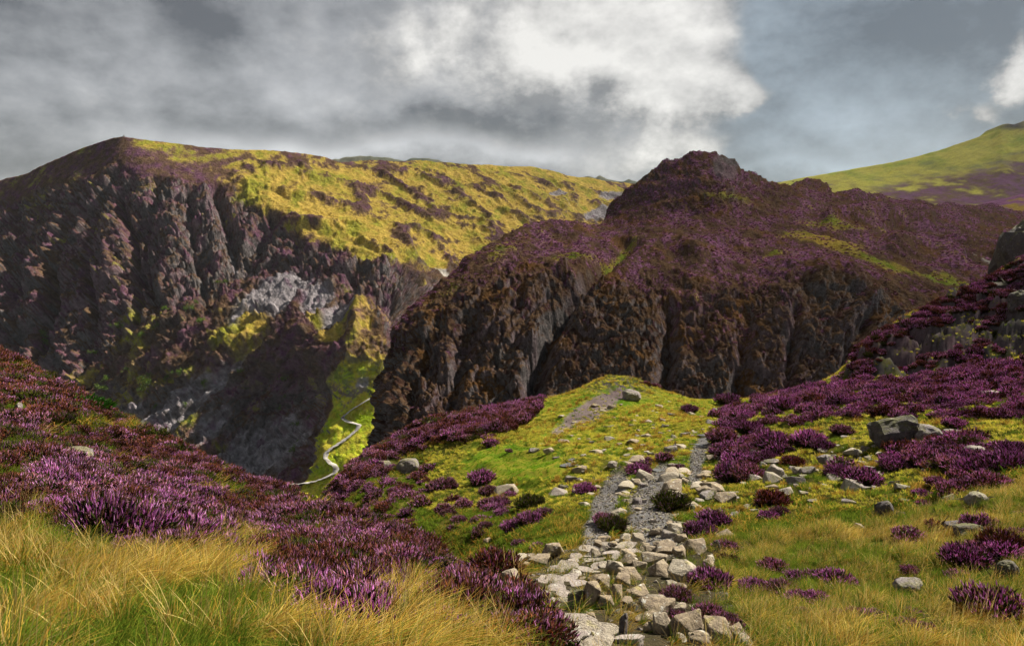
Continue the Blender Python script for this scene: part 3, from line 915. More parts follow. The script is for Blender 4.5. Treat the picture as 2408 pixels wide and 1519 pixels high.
# ================================================================== plants
def plant_mat(name, transl=.35, var=.35):
    m, T, out = new_mat(name)
    a = T.node('ShaderNodeAttribute', attribute_name='Col')
    oi = T.node('ShaderNodeObjectInfo')
    f = T.math('ADD', 1 - var, T.math('MULTIPLY', oi.outputs['Random'], 2 * var))
    cc = T.node('ShaderNodeCombineXYZ')
    for i in range(3):
        T.put(cc.inputs[i], f)
    col = T.vmath('MULTIPLY', a.outputs['Color'], cc.outputs[0])
    d = T.node('ShaderNodeBsdfDiffuse'); T.put(d.inputs[0], col)
    t = T.node('ShaderNodeBsdfTranslucent'); T.put(t.inputs[0], col)
    mx = T.node('ShaderNodeMixShader'); mx.inputs[0].default_value = transl
    T.l.new(d.outputs[0], mx.inputs[1]); T.l.new(t.outputs[0], mx.inputs[2])
    T.l.new(mx.outputs[0], out.inputs[0])
    return m


HEATHER_MAT = plant_mat('heather_plant', .38, .30)
GRASS_MAT = plant_mat('grass_blades', .45, .30)
LEAF_MAT = plant_mat('leaves', .3, .25)


def tri_mesh(name, V, F, C, mat, smooth=False):
    me = mesh_from(name, V, F, smooth)
    set_col(me, C)
    me.materials.append(mat)
    return me


def frame(dirs, rng):
    """two unit vectors across each direction"""
    a = rng.normal(size=dirs.shape); a -= (a * dirs).sum(-1, keepdims=True) * dirs
    a /= np.linalg.norm(a, axis=-1, keepdims=True)
    return a, np.cross(dirs, a)


def spindles(base, dirs, length, width, rng):
    """four-sided spindles (flower spikes, twig clumps): 8 triangles each"""
    n = len(base); a, b = frame(dirs, rng)
    length = np.asarray(length)[:, None]; width = np.asarray(width)[:, None]
    m = base + dirs * length * .42
    V = np.stack([base, m + a * width, m + b * width, m - a * width, m - b * width, base + dirs * length], 1)
    f = np.array([[0, 2, 1], [0, 3, 2], [0, 4, 3], [0, 1, 4], [5, 1, 2], [5, 2, 3], [5, 3, 4], [5, 4, 1]])
    F = (np.arange(n)[:, None, None] * 6 + f[None]).reshape(-1, 3)
    return V.reshape(-1, 3), F, 6


def pal(colors, n, rng, jit=.25):
    c = np.asarray(colors, float)
    k = c[rng.integers(0, len(c), n)]
    return k * (1 + (rng.random((n, 1)) - .5) * 2 * jit)


FOL = [(.035, .045, .012), (.055, .048, .016), (.05, .028, .016)]
HKINDS = {
    'purple': ([(.54, .19, .49), (.62, .32, .57), (.46, .13, .41), (.38, .16, .26), (.20, .08, .07), (.12, .055, .035)], FOL),
    'mauve': ([(.48, .23, .38), (.38, .16, .18), (.55, .26, .50), (.24, .10, .07), (.14, .06, .04)], FOL),
    'rust': ([(.25, .088, .035), (.17, .06, .03), (.27, .105, .09), (.12, .045, .02), (.33, .13, .25)], [(.045, .028, .014), (.06, .036, .016)]),
    'green': ([(.085, .11, .015), (.13, .12, .02), (.06, .08, .015), (.16, .08, .13)], [(.04, .05, .012), (.065, .058, .016)]),
}


def heather_mesh(kind, seed, n=190, R=.36, H=.34, fat=.8):
    """foliage and blossom of one cushion of heather"""
    rng = np.random.default_rng(seed)
    blo, fol = HKINDS[kind]
    r = R * np.sqrt(rng.random(n)); th = rng.random(n) * 2 * np.pi
    lump = 1 + .22 * np.sin(th * 3 + seed) + .15 * np.sin(th * 5 + 2 * seed)
    r = r * lump
    b = np.stack([r * np.cos(th) * .55, r * np.sin(th) * .55, rng.random(n) * -.03], -1)
    dr = np.stack([r / R * np.cos(th) * .95, r / R * np.sin(th) * .95, np.full(n, .95)], -1) + rng.normal(size=(n, 3)) * .14
    dr /= np.linalg.norm(dr, axis=-1, keepdims=True)
    L = H * (.75 + .5 * rng.random(n)) * (1.05 - .25 * (r / R) ** 2)
    # foliage: short twig clumps along each stem
    k = 4
    s = (np.arange(k) / k)[None, :] * .75 + rng.random((n, k)) * .15
    fb = (b[:, None] + dr[:, None] * (L[:, None] * s)[..., None]).reshape(-1, 3)
    fd = (np.repeat(dr, k, 0) + rng.normal(size=(n * k, 3)) * .55); fd /= np.linalg.norm(fd, axis=-1, keepdims=True)
    V1, F1, q = spindles(fb, fd, H * (.22 + .2 * rng.random(n * k)), .013 * fat * (.7 + .6 * rng.random(n * k)) * 1.3, rng)
    C1 = np.repeat(pal(fol, n * k, rng, .35), q, 0)
    # blossom spikes at the stem ends
    k = 3
    tipb = b + dr * (L * .72)[:, None]
    sb = (np.repeat(tipb, k, 0) + rng.normal(size=(n * k, 3)) * .022 * fat)
    sd = np.repeat(dr, k, 0) + rng.normal(size=(n * k, 3)) * .30 + np.array([0, 0, .25]); sd /= np.linalg.norm(sd, axis=-1, keepdims=True)
    V2, F2, q = spindles(sb, sd, (.055 + .05 * rng.random(n * k)) * (H / .34) * fat ** .3, .0085 * fat * (.7 + .6 * rng.random(n * k)), rng)
    C2 = np.repeat(pal(blo, n * k, rng, .3), q, 0)
    return (V1, F1, C1), (V2, F2, C2)


def join(parts):
    V, F, C, o = [], [], [], 0
    for v, f, c in parts:
        V.append(v); F.append(f + o); C.append(c); o += len(v)
    return np.concatenate(V), np.concatenate(F), np.concatenate(C)


def blades(n, seed, L=(.25, .45), spread=.10, lean=(.25, .9), wind=.8, width=.0045, tips=((.55, .40, .12),), roots=((.10, .13, .02),), seg=4, az0=0.0):
    rng = np.random.default_rng(seed)
    b = np.zeros((n, 3)); spread = spread * .8; rr = spread * np.sqrt(rng.random(n)); th = rng.random(n) * 2 * np.pi
    b[:, 0] = rr * np.cos(th); b[:, 1] = rr * np.sin(th); b[:, 2] = -.03
    az = az0 + rng.normal(size=n) * (1 - wind) * 3.0
    hd = np.stack([np.cos(az), np.sin(az), np.zeros(n)], -1)
    side = np.stack([-np.sin(az), np.cos(az), np.zeros(n)], -1)
    tw = rng.random(n)[:, None] * 2 - 1
    side = side + hd * tw * .6; side /= np.linalg.norm(side, axis=-1, keepdims=True)
    ln = L[0] + (L[1] - L[0]) * rng.random(n); le = lean[0] + (lean[1] - lean[0]) * rng.random(n)
    tip = pal(tips, n, rng, .25); root = pal(roots, n, rng, .25)
    Vs, Cs = [], []
    for k in range(seg + 1):
        s = k / seg
        p = b + ln[:, None] * (np.array([0, 0, 1.0]) * (s - .42 * s * s * le[:, None]) + hd * (le[:, None] * (.25 * s + .75 * s * s)))
        w = width * (1 - .85 * s) * (1 + 0 * ln)
        c = lerp(root, tip, np.full(n, min(1, s * 1.35)))
        Vs += [p - side * w[:, None], p + side * w[:, None]]; Cs += [c, c]
    V = np.stack(Vs, 1).reshape(-1, 3); C = np.stack(Cs, 1).reshape(-1, 3)
    q = 2 * (seg + 1)
    f = []
    for k in range(seg):
        a = 2 * k
        f += [[a, a + 1, a + 3], [a, a + 3, a + 2]]
    F = (np.arange(n)[:, None, None] * q + np.array(f)[None]).reshape(-1, 3)
    return V, F, C


def scatter(name, protos, pts, rot, scl, pick, label, category):
    """one mass of plants or stones: points that carry instances of the prototype meshes"""
    c = bpy.data.collections.new(name + '_kinds')
    for i, me in enumerate(protos):
        o = bpy.data.objects.new('%s_kind_%02d' % (name, i), me); c.objects.link(o)
    me = bpy.data.meshes.new(name)
    me.vertices.add(len(pts)); me.vertices.foreach_set('co', np.asarray(pts, np.float32).ravel())
    for nm, typ, key, arr in (('rot', 'FLOAT_VECTOR', 'vector', rot), ('scl', 'FLOAT_VECTOR', 'vector', scl), ('pick', 'INT', 'value', pick)):
        at = me.attributes.new(nm, typ, 'POINT')
        at.data.foreach_set(key, np.asarray(arr, np.int32 if typ == 'INT' else np.float32).ravel())
    o = link(name, me, kind='stuff', label=label, category=category)
    ng = bpy.data.node_groups.new(name, 'GeometryNodeTree')
    ng.interface.new_socket('Geometry', in_out='INPUT', socket_type='NodeSocketGeometry')
    ng.interface.new_socket('Geometry', in_out='OUTPUT', socket_type='NodeSocketGeometry')
    N, Lk = ng.nodes, ng.links
    gi = N.new('NodeGroupInput'); go = N.new('NodeGroupOutput')
    ci = N.new('GeometryNodeCollectionInfo'); ci.inputs['Collection'].default_value = c
    ci.inputs['Separate Children'].default_value = True; ci.inputs['Reset Children'].default_value = True
    ip = N.new('GeometryNodeInstanceOnPoints'); ip.inputs['Pick Instance'].default_value = True
    mp = N.new('GeometryNodeMeshToPoints')
    Lk.new(gi.outputs[0], mp.inputs['Mesh']); Lk.new(mp.outputs[0], ip.inputs['Points'])
    Lk.new(ci.outputs[0], ip.inputs['Instance'])
    for nm, typ, sock in (('rot', 'FLOAT_VECTOR', 'Rotation'), ('scl', 'FLOAT_VECTOR', 'Scale'), ('pick', 'INT', 'Instance Index')):
        na = N.new('GeometryNodeInputNamedAttribute'); na.data_type = typ
        na.inputs['Name'].default_value = nm
        Lk.new(na.outputs['Attribute'], ip.inputs[sock])
    Lk.new(ip.outputs[0], go.inputs[0])
    md = o.modifiers.new('scatter', 'NODES'); md.node_group = ng
    return o


# ------------------------------------------------------------------ plant prototypes
def heather_proto(kind, seed, **kw):
    a, b = heather_mesh(kind, seed, **kw)
    return tri_mesh('heather_%s' % kind, *join([a, b]), HEATHER_MAT)


H_NEAR = [heather_proto(k, s) for k, s in (('purple', 1), ('purple', 2), ('mauve', 3), ('mauve', 4), ('rust', 5), ('rust', 6), ('green', 7))]
H_MINI = [heather_proto(k, s, n=22, fat=2.6) for k, s in (('purple', 21), ('mauve', 22), ('rust', 23))]
H_FAR = [heather_proto(k, s, n=80, fat=1.35) for k, s in (('purple', 11), ('purple', 12), ('mauve', 13), ('mauve', 14), ('rust', 15), ('rust', 16), ('green', 17))]
KIDX = {'purple': (0, 1), 'mauve': (2, 3), 'rust': (4, 5), 'green': (6, 6)}

STRAW = ((.53, .36, .07), (.45, .28, .045), (.52, .39, .11)); GREENB = ((.10, .17, .015), (.15, .20, .02), (.07, .12, .012)); ORNG = ((.40, .19, .03), (.32, .15, .03))
ROOT = ((.05, .085, .01), (.07, .10, .012))  # green roots, darkened to paint in the shade between blades
GRS = [
    ('straw_grass', dict(n=64, L=(.26, .50), tips=STRAW + STRAW + ORNG + GREENB[:2], roots=ROOT, wind=.74, lean=(.35, 1.1))),
    ('mixed_grass', dict(n=64, L=(.20, .42), tips=STRAW[:2] + GREENB + GREENB + ORNG[:1], roots=ROOT, wind=.66, lean=(.3, 1.0))),
    ('green_grass', dict(n=60, L=(.18, .36), tips=GREENB + ((.24, .25, .03),), roots=ROOT, wind=.5, lean=(.2, .8))),
    ('yellow_turf', dict(n=60, L=(.06, .22), tips=((.48, .39, .04), (.37, .36, .03), (.22, .29, .02), (.52, .38, .09)), roots=GREENB, wind=.1, lean=(.2, .9), spread=.16, width=.006, seg=3)),
    ('orange_grass', dict(n=60, L=(.2, .4), tips=ORNG + STRAW[:1] + GREENB[1:2], roots=((.10, .075, .015),), wind=.7, lean=(.3, 1.0))),
    ('green_turf', dict(n=60, L=(.05, .12), tips=((.12, .27, .015), (.17, .32, .02), (.26, .32, .02)), roots=((.08, .17, .01),), wind=.1, lean=(.2, .9), spread=.16, width=.006, seg=3)),
]
G_PROTO = []
for i, (nm, kw) in enumerate(GRS):
    for s in (0, 1):
        bl = [blades(seed=100 + i * 7 + s, **kw)]
        if i in (0, 1, 4):      # a few taller flowering stalks and broken dead blades
            bl.append(blades(3, 160 + i * 7 + s, L=(.42, .66), lean=(.1, .55), wind=.55, width=.0032, tips=((.55, .41, .15), (.42, .27, .10)), roots=((.22, .20, .05),)))
            bl.append(blades(7, 180 + i * 7 + s, L=(.16, .30), lean=(.8, 1.5), wind=.0, width=.005, tips=((.34, .26, .12), (.24, .16, .07)), roots=((.16, .11, .05),)))
        G_PROTO.append(tri_mesh(nm, *join(bl), GRASS_MAT))
G_PROTO_FAR = []
for i, (nm, kw) in enumerate(GRS):
    for s in (0, 1):
        k2 = dict(kw); k2['n'] = 26; k2['width'] = kw.get('width', .0045) * 2.6; k2['seg'] = 3; k2['spread'] = .14
        G_PROTO_FAR.append(tri_mesh(nm, *blades(seed=200 + i * 7 + s, **k2), GRASS_MAT))

# ------------------------------------------------------------------ where the plants grow
# heather cushions seen one by one: (px, py, width px, kind); the py is the cushion's middle
Z7 = lambda x, y: (1568 + x * .4838, 784 + y * .4838)
Z6 = lambda x, y: (752 + x * .4426, 846 + y * .4426)
BUSH = []
for x, y, w, k in [(520, 530, 120, 'purple'), (690, 530, 110, 'purple'), (750, 545, 80, 'purple'), (480, 605, 85, 'purple'), (390, 590, 90, 'mauve'), (340, 625, 110, 'purple'), (320, 690, 120, 'purple'), (390, 690, 110, 'mauve'),
                   (610, 625, 80, 'rust'), (830, 670, 90, 'purple'), (940, 705, 125, 'purple'), (510, 810, 110, 'rust'), (495, 890, 70, 'purple'), (550, 865, 60, 'mauve'), (160, 960, 110, 'purple'), (225, 910, 110, 'purple'),
                   (290, 1040, 95, 'mauve'), (300, 1105, 80, 'rust'), (215, 1205, 135, 'purple'), (430, 1235, 110, 'purple'), (520, 1140, 100, 'mauve'), (560, 1240, 110, 'mauve'), (640, 1200, 100, 'purple'), (730, 1190, 100, 'mauve'),
                   (820, 1195, 120, 'purple'), (650, 1285, 100, 'purple'), (730, 1275, 80, 'purple'), (210, 1360, 110, 'mauve'), (290, 1400, 100, 'mauve'), (50, 1280, 110, 'mauve'), (30, 1365, 90, 'mauve'),
                   (930, 1370, 90, 'mauve'), (1010, 1390, 110, 'purple'), (1190, 1360, 70, 'purple'), (1180, 1430, 110, 'purple'), (1270, 1450, 60, 'mauve'), (830, 1375, 60, 'purple'), (1450, 1090, 150, 'purple'), (1530, 1060, 120, 'mauve'),
                   (1650, 1060, 120, 'purple'), (1420, 1180, 80, 'purple'), (1640, 1020, 150, 'rust'), (1700, 980, 90, 'mauve'), (1130, 620, 110, 'purple'), (1230, 610, 110, 'mauve'), (1420, 650, 130, 'mauve'),
                   (1510, 660, 130, 'purple'), (1650, 640, 150, 'purple'), (1570, 720, 120, 'mauve'), (1240, 780, 60, 'purple'), (1250, 830, 50, 'mauve'), (1310, 720, 70, 'mauve'), (270, 510, 100, 'mauve'), (400, 465, 90, 'purple'),
                   (380, 400, 80, 'purple'), (560, 350, 90, 'purple'), (480, 350, 80, 'mauve'), (300, 325, 80, 'purple'), (110, 370, 55, 'purple'), (660, 1360, 70, 'mauve'), (1180, 1150, 60, 'mauve'), (850, 470, 70, 'mauve'),
                   (1680, 570, 100, 'purple'), (1720, 880, 50, 'purple'), (1100, 640, 90, 'purple'), (1400, 440, 70, 'purple')]:
    BUSH.append((*Z7(x, y), w * .4838, k))
for x, y, w, k in [(905, 770, 90, 'mauve'), (960, 760, 70, 'mauve'), (900, 700, 70, 'mauve'), (965, 815, 55, 'purple'), (1190, 815, 70, 'mauve'), (1025, 885, 90, 'purple'), (1115, 850, 95, 'purple'), (1405, 690, 80, 'purple'), (860, 635, 100, 'purple'),
                   (655, 670, 100, 'mauve'), (1160, 990, 55, 'purple'), (1120, 760, 110, 'green'), (1690, 590, 90, 'purple'), (1510, 850, 80, 'mauve'), (1560, 880, 110, 'green'), (1870, 760, 140, 'green'), (390, 1205, 100, 'purple'),
                   (740, 850, 60, 'mauve'), (680, 820, 60, 'mauve'), (880, 880, 50, 'mauve'), (1060, 980, 60, 'mauve'), (540, 1370, 100, 'purple'), (640, 1390, 80, 'mauve'), (760, 1420, 110, 'rust'), (720, 1330, 70, 'rust'), (870, 1370, 110, 'purple'), (960, 1390, 110, 'purple'),
                   (930, 1460, 130, 'purple'), (1090, 1460, 110, 'mauve'), (1050, 1140, 80, 'rust'), (1060, 1200, 70, 'mauve'), (1180, 1380, 60, 'purple')]:
    BUSH.append((*Z6(x, y), w * .4426, k))
for x, y, w, k in [(605, 1398, 95, 'purple'), (655, 1402, 80, 'mauve'), (760, 1445, 110, 'purple'), (840, 1478, 115, 'purple'), (800, 1425, 80, 'rust'), (230, 1243, 110, 'purple'), (310, 1250, 120, 'purple'), (410, 1262, 120, 'purple'), (500, 1290, 90, 'mauve'), (925, 1388, 70, 'purple')]:
    BUSH.append((x, y, w, k))
B_ARR = np.array([(a, b, w) for a, b, w, k in BUSH])


def bank_a(px, D):
    return D < np.interp(px, [-300, 0, 270, 500, 700, 840, 1000, 1140, 1230, 1300, 1310], [27, 27, 24, 20, 17.5, 15.5, 12, 9.6, 7.2, 4.6, 0])


def cover(px, py, D, P):
    """chance of heather, its kind value, chance of grass and the kind of grass"""
    n1 = fbm(P, 2.2, 4, gain=.6, seed=121); n2 = fbm(P, .7, 3, seed=122); n3 = fbm(P, 5.0, 3, seed=123)
    A = bank_a(px, D)
    M = near_mask(px, py, D)
    straw_y = np.interp(px, [0, 130, 250, 400, 560, 640, 700, 820, 900, 1000, 1060, 1100, 1250], [1225, 1225, 1300, 1322, 1300, 1345, 1410, 1425, 1395, 1385, 1395, 1470, 1540])
    hA = sstep(14, -10, py - straw_y + n1 * 16)
    for g in [(610, 1400, 46, 26), (800, 1470, 95, 42), (1110, 1455, 130, 55), (925, 1390, 30, 14)]:
        hA = np.maximum(hA, 1.5 * gauss(px, py, *g))
    for g in [(195, 1012, 52, 16), (520, 1165, 42, 22), (30, 868, 30, 12), (715, 1195, 40, 14), (330, 1010, 60, 16), (100, 1040, 40, 14), (560, 1290, 70, 22), (60, 1200, 60, 12)]:
        hA = hA - 1.2 * gauss(px, py, *g)
    hA = hA * (.22 + .78 * sstep(-.28, .18, n2 + .4 * n1 + .16)) - sstep(.30, .6, n1) * .35
    sil = np.interp(px, [740, 870, 1000, 1125, 1250, 1350, 1450, 1560, 1700, 1880], [1180, 1068, 995, 965, 942, 915, 880, 917, 936, 914])
    hB = .9 * sstep(75, 25, py - sil) * sstep(1300, 1200, px) * (D > 25) + .8 * gauss(px, py, 1180, 990, 90, 26, -.45) - .2
    hB = hB + .6 * gauss(px, py, 1700, 925, 60, 14) * 0 + .5 * gauss(px, py, 1540, 905, 40, 10)
    hB = hB + .8 * gauss(px, py, 880, 1170, 130, 80) * sstep(-.15, .2, n2) + .6 * gauss(px, py, 1050, 1200, 160, 90) * sstep(.12, .35, n2 + .3 * n1)
    hC = 1.0 * in_poly(px, py, [(1690, 975), (1790, 938), (1900, 918), (2000, 885), (2150, 890), (2300, 862), (2700, 830), (2700, 950), (2408, 985), (2200, 990), (2000, 985), (1850, 1010), (1700, 1010)])
    hC = hC * sstep(-.04, .18, n2 + n1 * .6)
    hC = np.maximum(hC, sstep(.3, .6, .62 * gauss(px, py, 2250, 1080, 200, 46) + n1 * .5 + n2 * .2))
    hC = np.maximum(hC, sstep(.3, .6, .55 * gauss(px, py, 1740, 1060, 110, 50) + n1 * .5))
    bank_sil = np.interp(px, [1985, 2040, 2100, 2160, 2240, 2330, 2408, 2700], [880, 810, 770, 735, 705, 662, 625, 560])
    hK = M['bank'] * (sstep(60, 20, py - bank_sil) + .65 * sstep(-.05, .3, n1 + .4 * n2))
    hh = np.where(A, hA, np.maximum(np.maximum(hB, hC), hK))
    # outlying cushions
    hh = np.where(A, hh, np.maximum(hh, sstep(.40, .58, n2 * .6 + n1 * .6) * .7 * (py > 985)))
    hh = hh * (1 - M['gravel']) * (1 - M['dirt']) * (1 - M['steps'])
    kind = n1 * .45 + n2 * .5 + n3 * .3 - np.where(A, .18, .06) + np.where(A, 0.22 * gauss(px, py, 350, 1230, 300, 70) - .25 * sstep(1080, 960, py), .28 * hC)
    kind = kind + np.where(A, -.25 * gauss(px, py, 560, 1120, 200, 60), 0)
    gg = 1 - np.clip(hh * 1.2, 0, 1) * .94
    gg = gg * (1 - M['gravel']) * (1 - .8 * M['dirt']) * (1 - .86 * M['steps']) * (1 - .75 * M['bank'])
    # grass kinds: 0 straw 1 mixed 2 green 3 yellow turf 4 orange 5 green turf
    turf = (~A) & (py < 1215) & (D > 12)
    gk = np.select([A & (n2 + n1 * .6 + n3 * .3 + .5 * gauss(px, py, 900, 1470, 200, 60) > .42), A & (n2 * .7 - n1 * .5 > .20), A & (n2 < -.08), A, turf & (gauss(px, py, 1210, 1090, 130, 45) + .7 * gauss(px, py, 1480, 945, 70, 14) + .5 * gauss(px, py, 1700, 945, 100, 10) + n2 * .3 > .45), turf & (n1 * .6 + .8 * n2 > .30), turf & (px > 1000) & (py < 1200) & (n2 > -.25)],
                   [0, 4, 2, 1, 5, 4, 3], -1)
    rnd = n1 * .6 + n2 * .6 - .25 * gauss(px, py, 1150, 1220, 200, 90)
    gk = np.where(gk < 0, np.select([rnd < -.16, rnd < .20, rnd < .32], [2, 1, 0], 4), gk)
    return hh, kind, gg, gk


KEEP_OUT = []          # (x, y, radius) of stones and cushions already standing


def clear_of(P, f=1.0):
    if not KEEP_OUT:
        return np.ones(len(P), bool)
    K = np.array(KEEP_OUT); ok = np.ones(len(P), bool)
    for i in range(0, len(P), 8000):
        b = P[i:i + 8000]
        d2 = (b[:, None, 0] - K[None, :, 0]) ** 2 + (b[:, None, 1] - K[None, :, 1]) ** 2
        ok[i:i + 8000] = ~(d2 < (K[:, 2] * f)[None] ** 2).any(1)
    return ok


def sample_ground(n, d0, d1, rng, tmax=.86):
    """points spread evenly over the ground between two distances"""
    y = np.sqrt(d0 ** 2 + (d1 ** 2 - d0 ** 2) * rng.random(n))
    x = (rng.random(n) * 2 - 1) * tmax * y
    vis = g_lookup(G_VIS, x, y) > .3
    x, y = x[vis], y[vis]
    z = g_lookup(GV[..., 2], x, y)
    return np.stack([x, y, z], -1)


def plant_cover():
    rng = np.random.default_rng(5)
    HP, HS, HK_, HR = [], [], [], []
    GP, GS, GK, GR = [], [], [], []
    for d0, d1, nh, ng in [(2.3, 6, 60, 135), (6, 12, 46, 95), (12, 22, 30, 70), (22, 38, 17, 40), (38, 56, 11, 20)]:
        area = .86 * (d1 ** 2 - d0 ** 2)
        for what, dens in (('h', nh), ('g', ng)):
            P = sample_ground(int(area * dens), d0, d1, rng)
            a, b = to_px(P[:, 0], P[:, 1], P[:, 2])
            ok = (a > -120) & (a < 2530) & (b < 1640)
            P, a, b = P[ok], a[ok], b[ok]
            hh, kind, gg, gk = cover(a, b, P[:, 1], P * np.array([1, 1, 0]))
            r = rng.random(len(P))
            if what == 'h':
                m = (r < hh) & clear_of(P, 1.0)
                P, kind = P[m], kind[m]
                n = len(P); u = rng.random(n)
                k = np.where(kind > .10, np.where(u < .56, 0, np.where(u < .86, 2, 4)), np.where(kind > -.14, np.where(u < .50, 2, np.where(u < .78, 4, 0)), np.where(u < .66, 4, np.where(u < .86, 6, 2))))
                k = k + (rng.random(n) < .5) * (k < 6)
                HP.append(P); HK_.append(k + np.where(P[:, 1] > 14, 7, 0))
                s = (.36 + .5 * rng.random(n) ** 1.6) * (1 + .5 * sstep(12, 40, P[:, 1])) * (1 + .25 * fbm(P, 1.6, 2, seed=137))
                HS.append(np.stack([s, s, s * (.8 + .4 * rng.random(n))], -1))
                HR.append(np.stack([rng.normal(size=n) * .12, rng.normal(size=n) * .12, rng.random(n) * 6.28], -1))
            else:
                # keep clear of the single cushions
                m = (r < gg) & clear_of(P, .95)
                P, gk, a, b = P[m], gk[m], a[m], b[m]
                n = len(P)
                GP.append(P); GK.append(gk * 2 + (rng.random(n) < .5) + np.where(P[:, 1] > 11, 12, 0))
                s = (.7 + .6 * rng.random(n)) * np.where(gk < 2, 1.0, .95) * (1 + .5 * sstep(10, 40, P[:, 1]) * (gk > 2))
                s = s * np.where(bank_a(a, P[:, 1]), .74, .48) * (1 + .42 * fbm(P * np.array([1, 1, 0]), .8, 3, seed=133))
                GS.append(np.stack([s, s, s], -1))
                wind = -.15 + fbm(P * np.array([1, 1, 0]), 1.2, 3, seed=131) * 1.3
                GR.append(np.stack([rng.normal(size=n) * .08, rng.normal(size=n) * .08, wind + rng.normal(size=n) * .25], -1))
    HP, HS, HK_, HR = map(np.concatenate, (HP, HS, HK_, HR))
    GP, GS, GK, GR = map(np.concatenate, (GP, GS, GK, GR))
    print('heather', len(HP), 'grass', len(GP))
    scatter('heather', H_NEAR + H_FAR, HP, HR, HS, HK_, 'purple and rust brown heather carpeting the near slopes', 'heather')
    scatter('grass', G_PROTO + G_PROTO_FAR, GP, GR, GS, GK, 'long straw and green grass bending across the near slopes', 'grass')



def crag_heather():
    """low heather that roughens the top of the dark crag"""
    rng = np.random.default_rng(15)
    V = CRAG.V.reshape(-1, 3); N = CRAG.N2.reshape(-1, 3)
    px, py = CRAG.px.ravel(), CRAG.py.ravel()
    ok = (N[:, 2] > .5) & (CRAG.pm.ravel() > .02) & (px > 880) & (px < 2430) & (py < 960)
    w = ok * V[:, 1] ** 2 * np.clip(CRAG.pm.ravel(), .02, .6) * (1 - CRAG.rm.ravel())
    idx = rng.choice(len(V), 15000, p=w / w.sum())
    P = V[idx] + rng.normal(size=(len(idx), 3)) * np.array([.5, .5, 0]) - np.array([0, 0, .12])
    pm = CRAG.pm.ravel()[idx] + rng.normal(size=len(idx)) * .25
    k = np.where(pm > .30, 0, np.where(pm > .06, 1, 2))
    s = (.7 + .7 * rng.random(len(idx)))
    scatter('heather', H_MINI, P, np.stack([0 * s, 0 * s, rng.random(len(s)) * 6.28], -1), np.stack([s, s, s * .8], -1), k,
            'low heather covering the dark crag and its summit', 'heather')
# ================================================================== stones
def rock_mat(name, cols, lichen=.5, moss=.0, scale=1.0):
    m, T, out = new_mat(name)
    tc = T.node('ShaderNodeTexCoord'); oi = T.node('ShaderNodeObjectInfo')
    geo = T.node('ShaderNodeNewGeometry')
    off = T.node('ShaderNodeCombineXYZ')
    for i in range(3):
        T.put(off.inputs[i], T.math('MULTIPLY', oi.outputs['Random'], 37.0 + 11 * i))
    v = T.vmath('ADD', geo.outputs['Position'], off.outputs[0])
    n1 = T.noise(v, 3.5 * scale, 5, .6); n2 = T.noise(v, 14 * scale, 5, .65); n3 = T.noise(v, 60 * scale, 4, .7)
    c = T.mix(T.ramp(n1, .35, .65), cols[0], cols[1])
    c = T.mix(T.ramp(n2, .42, .70), c, cols[2])
    c = T.mix(T.ramp(oi.outputs['Random'], .45, 1.0), c, cols[3])
    dark = T.ramp(n3, .30, .55)
    c = T.mix(dark, T.mix(.55, c, (.03, .026, .022)), c)
    lm = T.math('MULTIPLY', T.ramp(T.noise(v, 9 * scale, 3, .7), .60, .70), lichen)
    c = T.mix(lm, c, (.55, .55, .50))
    lm2 = T.math('MULTIPLY', T.ramp(T.noise(v, 6 * scale, 2, .5), .63, .70), lichen * .6)
    c = T.mix(lm2, c, (.34, .30, .06))
    if moss:
        sx = T.node('ShaderNodeSeparateXYZ'); T.put(sx.inputs[0], geo.outputs['Normal'])
        mm = T.math('MULTIPLY', T.math('MULTIPLY', T.ramp(sx.outputs[2], .3, .8), T.ramp(n1, .40, .6)), moss)
        c = T.mix(mm, c, (.13, .13, .02))
    b = T.node('ShaderNodeBsdfPrincipled')
    T.put(b.inputs['Base Color'], c)
    b.inputs['Roughness'].default_value = .82
    b.inputs['Specular IOR Level'].default_value = .25
    w = T.node('ShaderNodeTexVoronoi', feature='DISTANCE_TO_EDGE')
    wv = T.vmath('ADD', v, T.vmath('MULTIPLY', T.noise(v, 5 * scale, 3, .6, out=1), (.25, .25, .25)))
    T.put(w.inputs['Vector'], wv); w.inputs['Scale'].default_value = 4.0 * scale
    crack = T.ramp(w.outputs[0], 0.0, .03)
    hgt = T.math('ADD', T.math('ADD', T.math('MULTIPLY', n2, .6), T.math('MULTIPLY', n3, .35)), T.math('MULTIPLY', crack, .12))
    bp = T.node('ShaderNodeBump'); bp.inputs['Strength'].default_value = .9; bp.inputs['Distance'].default_value = .045 / scale
    T.put(bp.inputs['Height'], hgt)
    T.l.new(bp.outputs[0], b.inputs['Normal'])
    T.l.new(b.outputs[0], out.inputs[0])
    return m


PAVE_MAT = rock_mat('paving_stone', [(.29, .25, .19), (.25, .215, .18), (.15, .12, .09), (.29, .245, .225)], .35)
BLOCK_MAT = rock_mat('tan_stone', [(.27, .21, .135), (.20, .155, .105), (.11, .08, .055), (.29, .25, .19)], .55)
BOULDER_MAT = rock_mat('grey_stone', [(.19, .16, .16), (.14, .115, .12), (.08, .065, .055), (.25, .21, .18)], .5, .5)
DARK_MAT = rock_mat('dark_stone', [(.085, .07, .072), (.065, .052, .052), (.035, .028, .024), (.10, .08, .078)], .25, .5, .6)


